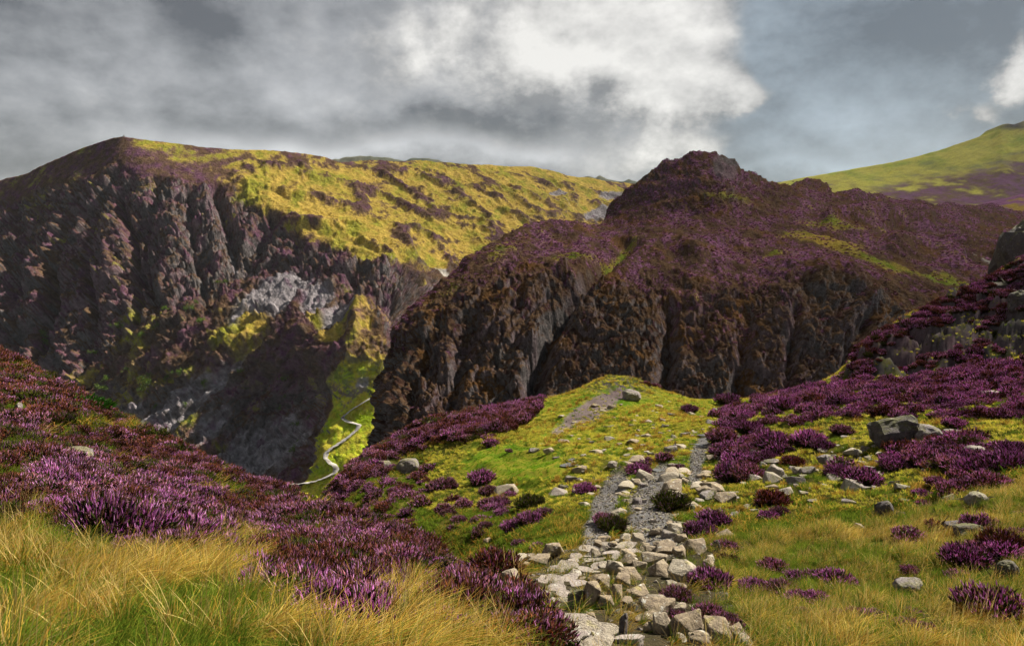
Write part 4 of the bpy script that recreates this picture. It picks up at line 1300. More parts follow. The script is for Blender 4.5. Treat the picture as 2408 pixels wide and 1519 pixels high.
def rock_mesh(name, seed, mat, pts=17, flat=False, sub=2, rough=.03, bev=.05):
    """an angular stone: the hull of a few points, edges broken by small noise"""
    rng = np.random.default_rng(seed)
    P = rng.random((pts, 3)) * 2 - 1
    P /= np.maximum(np.linalg.norm(P, axis=1, keepdims=True) ** .75, .35)
    P = np.clip(P, -1, 1)
    if flat:
        P[:, 2] = np.where(rng.random(pts) < .7, .9 + P[:, 0] * .08 * rng.normal() + P[:, 1] * .08, P[:, 2])
    else:
        n = rng.normal(size=3); n[2] = abs(n[2]) + .4; n /= np.linalg.norm(n)
        P = P - np.clip(P @ n - .62, 0, None)[:, None] * n
    bm = bmesh.new()
    for p in P:
        bm.verts.new(p)
    r = bmesh.ops.convex_hull(bm, input=bm.verts[:])
    bmesh.ops.delete(bm, geom=[e for e in r['geom_interior'] if isinstance(e, bmesh.types.BMVert)], context='VERTS')
    loose = [v for v in bm.verts if not v.link_faces]
    bmesh.ops.delete(bm, geom=loose, context='VERTS')
    bmesh.ops.bevel(bm, geom=bm.edges[:], offset=bev, segments=1, affect='EDGES', profile=.5)
    bmesh.ops.triangulate(bm, faces=bm.faces[:])
    for _ in range(sub - 1):
        long_e = [e for e in bm.edges if e.calc_length() > .28]
        bmesh.ops.subdivide_edges(bm, edges=long_e, cuts=1, use_grid_fill=True)
        bmesh.ops.triangulate(bm, faces=bm.faces[:])
    bm.verts.index_update()
    V = np.array([v.co[:] for v in bm.verts]); F = np.array([[v.index for v in f.verts] for f in bm.faces]); bm.free()
    V = V + np.stack([fbm(V, .6, 3, seed=seed * .37 + k) for k in range(3)], -1) * rough
    lo, hi = V.min(0), V.max(0)
    V = (V - (lo + hi) / 2) / ((hi - lo) / 2)
    me = mesh_from(name, V, F, False)
    me.materials.append(mat)
    return me


PAVE = [rock_mesh('paving_stone', 300 + i, PAVE_MAT, 20, True) for i in range(9)]
BLOCK = [rock_mesh('rock', 320 + i, BLOCK_MAT, 16, sub=3, rough=.06) for i in range(9)]
BOULD = [rock_mesh('boulder', 340 + i, BOULDER_MAT, 30, sub=3, rough=.12, bev=.10) for i in range(8)]
DARKR = [rock_mesh('boulder', 360 + i, DARK_MAT, 24, sub=3, rough=.12, bev=.10) for i in range(4)]
PEBB = [rock_mesh('stone', 380 + i, BOULDER_MAT, 14, False, 1) for i in range(4)] + [rock_mesh('stone', 390 + i, BLOCK_MAT, 14, False, 1) for i in range(3)]

rr = random.Random(11)
RELATE = []            # (object, px, py, description) of things told apart by what they lie beside


def put_rock(name, me, px, py, w, h, slab=False, parent=None, tilt=.18, sink=.22, yaw=None, **props):
    """a stone whose middle shows at (px, py), w by h pixels of the 2408-wide picture"""
    g = on_ground(px, py + (0 if slab else h * .42))
    if g is None:
        return None
    y = g[1]; m = y / FOC * math.hypot(1, (py - 759.5) / FOC)
    o = link(name, me, parent=parent, **props)
    if slab:
        sx, sy, sz = w * m * .60, h * m * 1.15, max(.06, w * m * .16 + .02)
        o.location = (g[0], g[1], g[2] - sz * .25 + rr.uniform(0, .02))
        nn = Vector(g_lookup(GN, np.array([g[0]]), np.array([g[1]]))[0])
        nn = (nn * .35 + Vector((0, 0, 1)) * .65).normalized()
        q = nn.to_track_quat('Z', 'Y')
        e = q.to_euler()
        o.rotation_euler = (e.x + rr.uniform(-.05, .05), e.y + rr.uniform(-.05, .05), rr.choice([0, math.pi]) + rr.uniform(-.22, .22))
    else:
        sx, sz = w * m * .56, h * m * .66
        sy = (sx + sz) * .5 * rr.uniform(.85, 1.15)
        o.location = (g[0], g[1] + sy * .45, g[2] + sz * (1 - sink * 1.6))
        o.rotation_euler = (rr.uniform(-tilt, tilt), rr.uniform(-tilt, tilt), rr.choice([0, math.pi]) + rr.uniform(-.35, .35) if yaw is None else yaw)
    o.scale = (sx, sy, sz)
    KEEP_OUT.append((o.location.x, o.location.y, max(sx, sy) * .95))
    return o


# ------------------------------------------------------------------ the stone steps
sel = _M['steps'] > .5
ff = grid_faces(G_ND, G_NT)[:, ::-1]
keep = sel.ravel()[ff].all(1)
vi, inv = np.unique(ff[keep], return_inverse=True)
bedv = GV.reshape(-1, 3)[vi] + np.array([0, 0, .012])
me = mesh_from('stone_path', bedv, inv.reshape(-1, 4))
set_col(me, gcol.reshape(-1, 3)[vi] * .9)
STEPS = link('stone_path', me, terrain_mat('path_earth', 12.0, 45.0, 40.0, .03, .5), kind='structure')
Z8 = lambda x, y: (1066 + x * .2865, 1191.5 + y * .2865)
for x, y, w, h in [(800, 590, 180, 75), (852, 545, 150, 62), (725, 627, 80, 45), (835, 637, 130, 52), (830, 685, 170, 46), (745, 737, 125, 72), (880, 742, 135, 44), (893, 782, 125, 36), (1025, 655, 185, 58), (955, 610, 140, 46), (785, 800, 88, 56),
                   (660, 830, 200, 78), (850, 838, 160, 66), (880, 905, 225, 84), (1015, 955, 270, 64), (1060, 1012, 200, 66), (1195, 1068, 330, 104), (1095, 470, 150, 70), (1225, 465, 125, 56), (1250, 502, 115, 44), (945, 512, 150, 60), (990, 470, 95, 46),
                   (1070, 540, 150, 48), (1165, 553, 120, 44), (1120, 372, 170, 46), (1200, 432, 190, 44), (1290, 347, 170, 48), (1420, 337, 140, 52), (1335, 440, 120, 50), (1000, 562, 90, 46), (1090, 430, 95, 34), (1440, 1130, 220, 46), (1280, 400, 110, 40),
                   (640, 905, 170, 60), (1010, 1090, 190, 56), (940, 1140, 180, 60), (1180, 1160, 260, 70), (590, 770, 70, 46), (1330, 390, 90, 34), (1010, 425, 90, 36), (1180, 510, 90, 40), (1080, 600, 90, 36), (1370, 300, 90, 34), (1480, 380, 110, 40), (700, 880, 110, 46)]:
    put_rock('paving_stone', rr.choice(PAVE), *Z8(x, y), w * .2865, h * .2865, True, STEPS)

ROCK_LABEL = 'tan lichen-spotted rock in the heap flanking the stone steps'
HERO8 = {
    (1900, 555): ('wide flat-topped pale yellow rock in the grass right of the stone steps', 'rock'),
    (1010, 790): ('dark hollowed block with a white lichen patch beside the steps', 'rock'),
    (1150, 760): ('tall reddish brown block standing at the middle of the steps', 'rock'),
    (1340, 710): ('upright tan slab with cracks leaning beside the reddish brown block', 'rock'),
    (1930, 990): ('largest rounded brown boulder in the heap at the bottom edge', 'rock'),
    (2180, 1045): ('dark brown lichen-spotted boulder right of the largest heap boulder', 'rock'),
    (1720, 990): ('light grey cracked boulder left of the largest heap boulder', 'rock'),
    (820, 380): ('pale slanting block at the left head of the stone steps', 'rock'),
    (1400, 1000): ('narrow dark pointed stone standing upright beside the bottom slabs', 'rock'),
    (460, 600): ('squat brown block left of the steps under rusty heather', 'rock'),
    (370, 680): ('dark triangular stone left of the steps', 'rock'),
    (290, 440): ('dark upright stone in the hollow below the green bank', 'rock'),
    (1190, 600): ('rounded grey-brown stone lying on top of the paving', 'rock'),
    (1325, 515): ('brown speckled block at the right side of the paving', 'rock'),
    (1990, 345): ('long grey block ending the stone row at the head of the steps', 'rock'),
    (2150, 350): ('dark rounded rock behind the heather right of the steps', 'rock'),
}
for x, y, w, h, dk in [(1190, 600, 150, 92, 0), (1325, 515, 150, 105, 0), (1440, 405, 130, 66, 0), (1440, 460, 140, 70, 0), (1530, 490, 110, 64, 0), (1060, 362, 80, 50, 0), (820, 380, 170, 110, 0), (720, 465, 200, 74, 0), (555, 462, 130, 84, 0),
                       (640, 430, 90, 60, 0), (490, 520, 95, 64, 1), (460, 600, 150, 112, 0), (470, 662, 120, 72, 0), (370, 680, 110, 110, 1), (400, 745, 90, 50, 0), (1240, 280, 100, 54, 0), (1310, 320, 85, 46, 0), (1410, 268, 95, 64, 0), (1520, 272, 115, 74, 0),
                       (1560, 320, 120, 80, 0), (1190, 322, 85, 62, 0), (1170, 386, 80, 44, 0), (1620, 366, 85, 64, 0), (1700, 325, 120, 56, 0), (1760, 368, 215, 72, 0), (1990, 345, 175, 105, 0), (1660, 450, 190, 92, 0), (1850, 405, 125, 104, 0),
                       (1900, 555, 230, 140, 0), (1700, 530, 165, 115, 0), (1440, 575, 185, 92, 0), (1400, 640, 150, 110, 0), (1340, 710, 120, 205, 0), (1240, 665, 130, 130, 0), (1150, 760, 150, 205, 0), (1010, 790, 130, 165, 1), (1250, 805, 130, 100, 0),
                       (1430, 805, 110, 66, 0), (1510, 722, 205, 92, 0), (1640, 765, 205, 104, 0), (1690, 860, 255, 130, 0), (1465, 845, 90, 90, 1), (1600, 890, 120, 60, 0), (1830, 860, 165, 92, 0), (1720, 990, 155, 145, 0), (1930, 990, 255, 190, 0),
                       (1640, 925, 180, 64, 0), (1440, 905, 90, 62, 0), (1400, 1000, 64, 210, 1), (1550, 935, 120, 56, 0), (2000, 892, 75, 54, 0), (2180, 1045, 230, 150, 0), (2010, 1105, 170, 80, 0), (2060, 1010, 70, 64, 0), (2060, 1095, 200, 84, 0),
                       (2320, 1055, 130, 115, 0), (2240, 972, 85, 46, 0), (1880, 680, 95, 62, 0), (1790, 622, 90, 46, 0), (2110, 440, 70, 62, 0), (2150, 350, 105, 150, 1), (2095, 482, 110, 72, 0), (1660, 210, 95, 74, 0), (1820, 198, 120, 92, 0),
                       (1875, 272, 115, 66, 0), (290, 440, 85, 112, 1), (275, 290, 60, 44, 0), (1770, 150, 60, 40, 0), (560, 520, 70, 40, 0), (600, 490, 70, 46, 0), (830, 1105, 130, 80, 0), (1600, 1010, 80, 70, 0), (1880, 1100, 90, 60, 0), (2400, 1110, 120, 80, 0), (1110, 905, 120, 56, 0)]:
    lab = HERO8.get((x, y))
    pr = dict(label=lab[0], category=lab[1]) if lab else dict(label=ROCK_LABEL, category='rock', group='rocks heaped along the stone steps')
    o = put_rock('rock', rr.choice(DARKR if dk else BLOCK), *Z8(x, y), w * .2865, h * .2865, tilt=.16 if w > h else .06, **pr)
    if o is not None and not lab:
        RELATE.append((o, *Z8(x, y), ('broad' if w > 1.7 * h else 'small' if w < 95 else 'chunky') + (' dark rock' if dk else ' tan rock')))

# ------------------------------------------------------------------ boulders on the slopes
for P_, lab in [
        ((*Z7(1115, 470), 190 * .4838, 150 * .4838, 1), 'big dark overhanging boulder among heather on the right slope'),
        ((*Z7(1275, 490), 125 * .4838, 74 * .4838, 0), 'rounded grey boulder right of the big dark overhanging one'),
        ((*Z7(530, 680), 92 * .4838, 74 * .4838, 0), 'pointed grey boulder below the round purple heather'),
        ((*Z7(640, 665), 92 * .4838, 60 * .4838, 0), 'brown rounded boulder right of the pointed grey one'),
        ((*Z7(920, 592), 74 * .4838, 54 * .4838, 0), 'square grey block above the small scree pile on the right slope'),
        ((*Z7(810, 622), 120 * .4838, 48 * .4838, 0), 'long low grey boulder left of the small scree pile'),
        ((*Z7(1065, 845), 165 * .4838, 100 * .4838, 1), 'dark purple boulder with white lichen alone in the green grass'),
        ((*Z7(1485, 795), 155 * .4838, 105 * .4838, 0), 'large mauve boulder half covered with green moss at the right'),
        ((*Z7(1390, 930), 112 * .4838, 105 * .4838, 1), 'dark pointed boulder below the mossy mauve boulder'),
        ((*Z7(1478, 962), 112 * .4838, 70 * .4838, 1), 'low dark boulder touching the dark pointed one at the right'),
        ((*Z7(1205, 985), 112 * .4838, 50 * .4838, 0), 'low pale boulder in the long grass of the right slope'),
        ((*Z7(1200, 1255), 125 * .4838, 64 * .4838, 0), 'slanting slate grey slab in the grass at lower right'),
        ((*Z7(770, 1150), 84 * .4838, 50 * .4838, 0), 'rounded mauve stone above the spread of bright heather'),
        ((*Z7(1640, 1155), 170 * .4838, 115 * .4838, 1), 'dark boulder under bright heather at the right edge'),
        ((*Z7(1510, 575), 94 * .4838, 52 * .4838, 0), 'rounded mauve boulder among heather near the right edge'),
        ((*Z7(1440, 492), 145 * .4838, 30 * .4838, 0), 'long flat pale rock right of the rounded grey boulder'),
        ((*Z7(1590, 292), 125 * .4838, 26 * .4838, 0), 'thin blue grey slab in the heather band at upper right'),
        ((*Z7(1400, 535), 40 * .4838, 34 * .4838, 0), 'small round stone under the long flat pale rock'),
        ((185, 1080, 66, 54, 0), 'pale blue grey slab poking out of the left heather bank'),
        ((247, 997, 60, 26, 0), 'white-topped grey rock on the crest of the left bank'),
        ((276, 982, 26, 24, 0), 'small blue grey rock behind the white-topped one on the crest'),
        ((298, 980, 34, 30, 0), 'blue grey leaning rock on the crest of the left bank'),
        ((330, 1000, 36, 26, 0), 'rightmost grey rock on the crest of the left bank'),
        ((240, 965, 30, 14, 0), 'low white rock in rusty heather on the left crest'),
        ((42, 962, 20, 30, 0), 'small upright brown stone near the left edge'),
        ((18, 1012, 40, 14, 0), 'thin pale stone at the left edge of the heather bank'),
        ((456, 1424, 48, 26, 0), 'round grey stone sunk in the long straw grass'),
        ((511, 1141, 26, 12, 0), 'small brown stone on the left bank above the path valley'),
        ((*Z6(365, 525), 115 * .4426, 84 * .4426, 0), 'large rounded brown boulder on the edge of the green spur'),
        ((*Z6(465, 568), 115 * .4426, 66 * .4426, 0), 'second brown boulder just right of the rounded one on the spur'),
        ((*Z6(1240, 521), 74 * .4426, 36 * .4426, 0), 'flat grey stone left of the bright puddle'),
        ((*Z6(1275, 672), 94 * .4426, 52 * .4426, 0), 'rounded pale boulder in the turf below the puddle'),
        ((*Z6(1535, 556), 84 * .4426, 48 * .4426, 0), 'pale layered boulder in the turf right of the puddle'),
        ((*Z6(1860, 472), 115 * .4426, 64 * .4426, 0), 'sloping grey boulder beside the stream at its upper bend'),
        ((*Z6(1890, 552), 94 * .4426, 26 * .4426, 0), 'flat pale stone below the sloping stream boulder'),
        ((*Z6(1660, 190), 94 * .4426, 56 * .4426, 0), 'long mauve rock on the grassy knoll by the dirt track'),
        ((*Z6(1850, 206), 44 * .4426, 34 * .4426, 0), 'upright grey rock at the skyline right of the knoll'),
        ((*Z6(600, 342), 74 * .4426, 22 * .4426, 0), 'grey rock on the skyline of the heather edge'),
        ((*Z6(1680, 750), 62 * .4426, 46 * .4426, 0), 'round tan stone between the two gravel tracks'),
        ((*Z6(1750, 652), 84 * .4426, 44 * .4426, 0), 'mauve rock crowning the step between the gravel tracks'),
        ((*Z6(1650, 655), 60 * .4426, 34 * .4426, 0), 'pale yellowish rock left of the mauve rock between the tracks'),
        ((2362, 672, 44, 40, 1), 'big dark block with yellow moss on the right rock bank'),
        ((2402, 706, 50, 44, 1), 'square dark block at the right edge of the rock bank'),
]:
    put_rock('boulder', rr.choice(DARKR if P_[4] else BOULD), *P_[:4], sink=.36, label=lab, category='boulder')

# the dark outcrop at the right edge, beyond the rock bank
g = np.array([*ray(2452, 640)]) * 62
o = link('rock_outcrop', rock_mesh('rock_outcrop', 401, DARK_MAT, 40, sub=4, rough=.22), label='dark craggy outcrop at the right edge beyond the rock bank', category='outcrop')
o.location = (g[0] + .2, 62, g[1] - .8); o.scale = (3.6, 4.0, 5.2); o.rotation_euler = (.1, -.25, .5)

# ------------------------------------------------------------------ smaller stones, one by one
placed = 0
rng = np.random.default_rng(77)
SMALL = [('flat pale stone set in the yellow turf of the central spur', 'stones in the turf of the spur', 210, lambda: (rng.normal(1550, 125), rng.uniform(950, 1215)), (14, 44), PEBB[4:] + PEBB[:2]),
         ('grey stone lying in the grass of the right slope', 'stones on the right slope', 60, lambda: (rng.normal(1930, 130), rng.normal(1110, 60)), (12, 40), PEBB[:4]),
         ('small stone of the little scree pile by the heather', 'little scree pile stones', 46, lambda: (rng.normal(2035, 45), rng.normal(1088, 22)), (9, 24), PEBB),
         ('stone along the gravel track edge above the steps', 'stones along the gravel track', 34, lambda: (rng.choice([1460, 1490, 1590, 1640]) + rng.normal(0, 22), rng.uniform(1120, 1262)), (12, 34), PEBB)]
for lab, grp, n, fn, (w0, w1), mesh_set in SMALL:
    for _ in range(n):
        px, py = fn()
        if py < 950 or (grp != 'stones along the gravel track' and near_mask(np.array([px]), np.array([py]), np.array([15.0]))['gravel'][0] > .3):
            continue
        w = w0 + (w1 - w0) * rng.random() ** 2
        w *= np.clip((py - 880) / 200, .5, 1.4)
        o = put_rock('stone', mesh_set[rng.integers(0, len(mesh_set))], px, py, w, w * rng.uniform(.25, .48), sink=.34, label=lab, category='stone', group=grp)
        if o is not None:
            RELATE.append((o, px, py, ('larger ' if w > .55 * w1 else 'tiny ' if w < w0 * 1.25 else 'small ') + lab.split(' ')[0] + ' stone' if lab.split(' ')[0] in ('flat', 'grey') else 'loose stone'))


def gravel():
    rng = np.random.default_rng(9)
    P = np.concatenate([sample_ground(150000, 9, 26, rng, .5), sample_ground(16000, 25, 52, rng, .4)])
    a, b = to_px(P[:, 0], P[:, 1], P[:, 2])
    M = near_mask(a, b, P[:, 1])
    chance = np.maximum(M['gravel'], M['dirt'] * .5) + .10 * gauss(a, b, 1590, 1100, 130, 110) + .05 * gauss(a, b, 1950, 1100, 120, 60)
    m = rng.random(len(P)) < chance
    P = P[m]; n = len(P)
    s = .008 + .030 * rng.random(n) ** 3
    s = s * (1 + .6 * sstep(14, 40, P[:, 1]))
    P2 = sample_ground(5000, 3.6, 11, rng, .5); a, b = to_px(P2[:, 0], P2[:, 1], P2[:, 2])
    k = near_mask(a, b, P2[:, 1])['steps'] > .5
    P2 = P2[k][:700]; s2 = .012 + .03 * rng.random(len(P2)) ** 2
    P = np.concatenate([P, P2]); s = np.concatenate([s, s2]); n = len(P)
    scatter('gravel', PEBB, P, rng.random((n, 3)) * 6.28, np.stack([s, s, s * .6], -1), rng.integers(0, 4, n),
            'grey gravel and chips strewn along the tracks and between the steps', 'gravel')


gravel()

# ------------------------------------------------------------------ puddles
def water_mat():
    m, T, out = new_mat('puddle_water')
    b = T.node('ShaderNodeBsdfPrincipled')
    b.inputs['Base Color'].default_value = (.06, .06, .055, 1); b.inputs['Roughness'].default_value = .06
    bp = T.node('ShaderNodeBump'); bp.inputs['Strength'].default_value = .15; bp.inputs['Distance'].default_value = .02
    T.put(bp.inputs['Height'], T.noise(T.node('ShaderNodeTexCoord').outputs['Object'], 6.0, 2))
    T.l.new(bp.outputs[0], b.inputs['Normal']); T.l.new(b.outputs[0], out.inputs[0])
    return m


WATER = water_mat()
for px, py, w, h, rot in [(1338, 1095, 40, 12, -.3), (1345, 1082, 22, 8, .2), (1550, 1108, 30, 13, .4), (1640, 1046, 16, 16, .9), (1632, 1062, 24, 9, -.5), (1655, 1025, 14, 14, .7), (1440, 1003, 34, 7, .1)]:
    g = on_ground(px, py)
    if g is None:
        continue
    m = g[1] / FOC; k = 22; th = np.arange(k) / k * 2 * np.pi
    rd = 1 + .25 * np.sin(2 * th + px) + .18 * np.sin(3 * th + py) + .1 * np.sin(5 * th)
    x = rd * np.cos(th) * w * m * .5; y = rd * np.sin(th) * h * m * 1.1
    c, s = math.cos(rot), math.sin(rot)
    gx, gy = g[0] + x * c - y * s, g[1] + x * s + y * c
    gz = g_lookup(GV[..., 2], gx, gy)
    lvl = float(np.median(gz)) + .03
    V = np.concatenate([np.array([[g[0], g[1], lvl]]), np.stack([gx, gy, np.minimum(gz + .05, lvl + .02) * .5 + lvl * .5], -1)])
    F = np.array([[0, 1 + i, 1 + (i + 1) % k] for i in range(k)])
    link('puddle', mesh_from('puddle', V, F), WATER, kind='structure')
# ================================================================== heather cushions seen one by one
BMESH = {}
for kk in HKINDS:
    for s in range(3):
        a, b = heather_mesh(kk, 500 + s * 13 + len(kk), n=300, R=.42, H=.40, fat=.80)
        BMESH.setdefault(kk, []).append((tri_mesh('heather_foliage', *a, HEATHER_MAT), tri_mesh('heather_blossom', *b, HEATHER_MAT)))
BLAB = {'purple': 'bright purple heather cushion on the near slopes', 'mauve': 'faded mauve heather cushion on the near slopes',
        'rust': 'rust brown heather cushion gone over on the near slopes', 'green': 'olive green low shrub with few flowers beside the gravel track'}
HEROB = {Z7(940, 705): 'dome of vivid purple heather below the small scree pile', Z7(520, 530): 'bushy purple heather crowning the group right of the stream',
         Z7(510, 810): 'reddish brown heather above a small purple one left of the long grass', Z7(1450, 1090): 'big purple heather bush against the dark boulder at the right edge',
         Z7(215, 1205): 'round purple heather right of the wide flat-topped rock', Z7(1180, 1430): 'lone purple heather at the bottom right in long grass',
         Z7(1010, 1390): 'purple heather cushion left of the lone one at bottom right', Z7(160, 960): 'purple heather beside the dark rounded rock right of the steps',
         Z6(1405, 690): 'round purple heather left of the gravel track', Z6(760, 1420): 'orange rust heather cushion at the bottom middle',
         Z6(1870, 760): 'olive green bush right of the broad gravel hollow', Z6(1560, 880): 'olive green bush on the island between the gravel tracks',
         Z7(430, 1235): 'leftmost bright heather of the spread in the lower right grass', Z7(300, 1105): 'rust red heather below the mauve one right of the steps',
         Z6(1115, 850): 'right one of the two purple heathers on the shaded green bank', Z6(1025, 885): 'left one of the two purple heathers on the shaded green bank',
         Z6(540, 1370): 'vivid purple heather left of the orange rust cushion at the bottom'}
for px, py, w, kk in BUSH:
    g = on_ground(px, py + w * .22)
    if g is None:
        continue
    fol, blo = BMESH[kk][rr.randrange(3)]
    sc = max(.25, w * 1.45 * g[1] / FOC / .80)
    lab = HEROB.get((px, py))
    pr = dict(label=lab, category='heather') if lab else dict(label=BLAB[kk], category='heather', group='%s heather cushions' % kk)
    o = link('heather_bush', fol, **pr)
    o.location = (g[0], g[1], g[2] - .02); o.rotation_euler = (0, 0, rr.uniform(0, 6.28)); o.scale = (sc, sc, sc * rr.uniform(.85, 1.1) * (1.5 if g[1] < 7 and px < 1200 else 1.0))
    link('blossom', blo, parent=o)
    if not lab:
        RELATE.append((o, px, py, {'purple': 'bright purple heather', 'mauve': 'faded mauve heather', 'rust': 'rust brown heather', 'green': 'olive green shrub'}[kk]))
    KEEP_OUT.append((g[0], g[1] - .12 * sc, .52 * sc))

# green juniper on the left bank
rng = np.random.default_rng(3)
n = 420
th = rng.random(n) * 6.28; r = np.sqrt(rng.random(n)) * .55
b = np.stack([r * np.cos(th) * 1.5, r * np.sin(th), .22 * (1 - (r / .55) ** 2) * rng.random(n) + .02], -1)
dr = np.stack([np.cos(th) * r * 1.6 + .5, np.sin(th) * r * 1.6 - .2, np.full(n, .7)], -1) + rng.normal(size=(n, 3)) * .3
dr /= np.linalg.norm(dr, axis=-1, keepdims=True)
V, F, q = spindles(b, dr, .12 + .12 * rng.random(n), np.full(n, .018), rng)
me = tri_mesh('juniper', V, F, np.repeat(pal([(.04, .12, .015), (.07, .17, .02), (.03, .08, .015)], n, rng), q, 0), HEATHER_MAT)
g = on_ground(195, 962)
o = link('juniper_bush', me, label='dark green low juniper bush on the crest of the left bank', category='bush')
o.location = g; o.scale = (1.0, 1.0, 1.0); o.rotation_euler = (0, 0, -.3)

# ------------------------------------------------------------------ the zigzag path on the far spur
Z2 = lambda x, y: (564 + x * .4128, 564 + y * .4128)
zz = [Z2(*p) for p in [(770, 895), (740, 910), (690, 940), (640, 970), (605, 998), (582, 1022), (610, 1038), (645, 1047), (682, 1058), (668, 1085), (640, 1110), (610, 1135), (560, 1168), (515, 1195), (490, 1222), (487, 1248), (510, 1272), (540, 1290), (552, 1310), (535, 1335), (480, 1362), (420, 1385), (340, 1395), (255, 1402)]]
pts = []
for i in range(len(zz) - 1):
    k = max(2, int(math.hypot(zz[i + 1][0] - zz[i][0], zz[i + 1][1] - zz[i][1]) / 1.6))
    for j in range(k):
        t = j / k
        pts.append((zz[i][0] * (1 - t) + zz[i + 1][0] * t, zz[i][1] * (1 - t) + zz[i + 1][1] * t))
C_ = np.array([FELL.locate(*p)[0] for p in pts])
ker = np.hanning(9); ker /= ker.sum()
Cs = np.stack([np.convolve(np.pad(C_[:, k], 4, 'edge'), ker, 'valid') for k in range(3)], -1)
tg = np.gradient(Cs, axis=0); tg[:, 2] = 0; tg /= np.linalg.norm(tg, axis=1, keepdims=True) + 1e-9
sd = np.stack([-tg[:, 1], tg[:, 0], 0 * tg[:, 0]], -1)
hw = (1.5 + .7 * fbm(Cs, 12, 3, seed=5) + .45 * fbm(Cs, 4, 2, seed=6))[:, None]
Up = np.array([0, 0, 1.0])
lift = 1.0
rows = [Cs - sd * hw * 1.15 + Up * (lift - .25), Cs - sd * hw + Up * lift, Cs + Up * (lift + .02), Cs + sd * hw + Up * lift, Cs + sd * hw * 1.15 + Up * (lift - .25)]
Vp = np.stack(rows, 1)
me = mesh_from('path', Vp.reshape(-1, 3), grid_faces(*Vp.shape[:2]))
set_col(me, np.clip(.85 + .9 * fbm(Vp.reshape(-1, 3), 6, 4, seed=7), .25, 1.0)[:, None] * PATH_PALE)
link('path', me, terrain_mat('path_stone', .6, 2.0, 1.5, .3, .35), kind='structure')

# ------------------------------------------------------------------ small trees under the cliffs
def tree_mesh(seed):
    rng = np.random.default_rng(seed)
    # trunk and limbs
    segs = [(np.zeros(3), np.array([.04, 0, 1.6]), .12)]
    for i in range(5):
        a = i * 1.3 + seed; s = .8 + .18 * i
        segs.append((np.array([.03, 0, s]), np.array([math.cos(a) * 1.0, math.sin(a) * 1.0, s + .9]), .05))
    V, F, o = [], [], 0
    for p, q, w in segs:
        d = (q - p) / np.linalg.norm(q - p); a, b = frame(d[None], rng); a, b = a[0], b[0]
        ring = [(math.cos(k * 1.2566), math.sin(k * 1.2566)) for k in range(5)]
        V += [p + (a * c + b * s) * w for c, s in ring] + [q + (a * c + b * s) * w * .4 for c, s in ring]
        F += [[o + k, o + (k + 1) % 5, o + 5 + (k + 1) % 5, o + 5 + k] for k in range(5)]; o += 10
    trunk = mesh_from('trunk', np.array(V), np.array(F))
    # crown: leaf faces in uneven clumps
    cl = rng.normal(size=(9, 3)) * np.array([.85, .85, .6]) + np.array([0, 0, 2.2])
    n = 420
    c = cl[rng.integers(0, 9, n)] + rng.normal(size=(n, 3)) * .34
    u = rng.normal(size=(n, 3)); u /= np.linalg.norm(u, axis=1, keepdims=True); a, b = frame(u, rng); s = (.10 + .10 * rng.random(n))[:, None]
    V = np.stack([c - a * s, c + b * s * .7, c + a * s, c - b * s * .7], 1).reshape(-1, 3)
    crown = mesh_from('crown', V, np.arange(n * 4).reshape(-1, 4), False)
    set_col(crown, np.repeat(pal([(.08, .13, .025), (.12, .17, .03), (.06, .10, .02)], n, rng), 4, 0))
    crown.materials.append(LEAF_MAT)
    return trunk, crown


bark = new_mat('bark'); _d = bark[1].node('ShaderNodeBsdfDiffuse'); bark[1].put(_d.inputs[0], bark[1].mix(bark[1].noise(bark[1].node('ShaderNodeTexCoord').outputs['Object'], 8.0), (.06, .05, .04), (.14, .12, .10)))
bark[1].l.new(_d.outputs[0], bark[2].inputs[0])
TREES = [tree_mesh(s) for s in (1, 2, 3)]
for t, c in TREES:
    t.materials.append(bark[0])
RANKED = []
for i, (px, py, h) in enumerate([(236, 926, 22), (343, 922, 30), (394, 900, 20), (426, 886, 20), (480, 916, 20), (577, 922, 18), (222, 840, 16), (690, 1070, 18), (702, 1048, 14), (431, 996, 12), (445, 1004, 14), (190, 894, 16), (563, 878, 14), (435, 958, 10), (366, 964, 14),
                                 (477, 764, 16), (371, 774, 16), (331, 796, 18), (277, 774, 18), (102, 798, 18), (163, 732, 16), (446, 738, 22), (461, 716, 12), (531, 670, 12), (513, 670, 12), (806, 678, 10), (388, 733, 16), (516, 717, 12), (106, 816, 16),
                                 (676, 940, 20), (668, 900, 16), (655, 965, 18), (725, 990, 14), (700, 1010, 20), (250, 900, 16), (300, 880, 16), (350, 890, 14)]):
    p, nrm = FELL.locate(px, py)
    s = h * p[1] / FOC / 3.1
    o = empty('tree', tuple(p - np.array([0, 0, .3])), rr.uniform(0, 6.28), label='tree', category='tree', group='small trees under the cliffs')
    RANKED.append((px, o))
    o.scale = (s * rr.uniform(.85, 1.15), s, s * rr.uniform(.85, 1.15))
    t, c = TREES[i % 3]
    link('trunk', t, parent=o); link('crown', c, parent=o)

for i, (px, o) in enumerate(sorted(RANKED, key=lambda q: q[0])):
    k = i + 1
    o['label'] = 'small green tree on the fell slope below the cliffs, %d%s from the left' % (k, 'th' if 10 < k % 100 < 14 else {1: 'st', 2: 'nd', 3: 'rd'}.get(k % 10, 'th'))

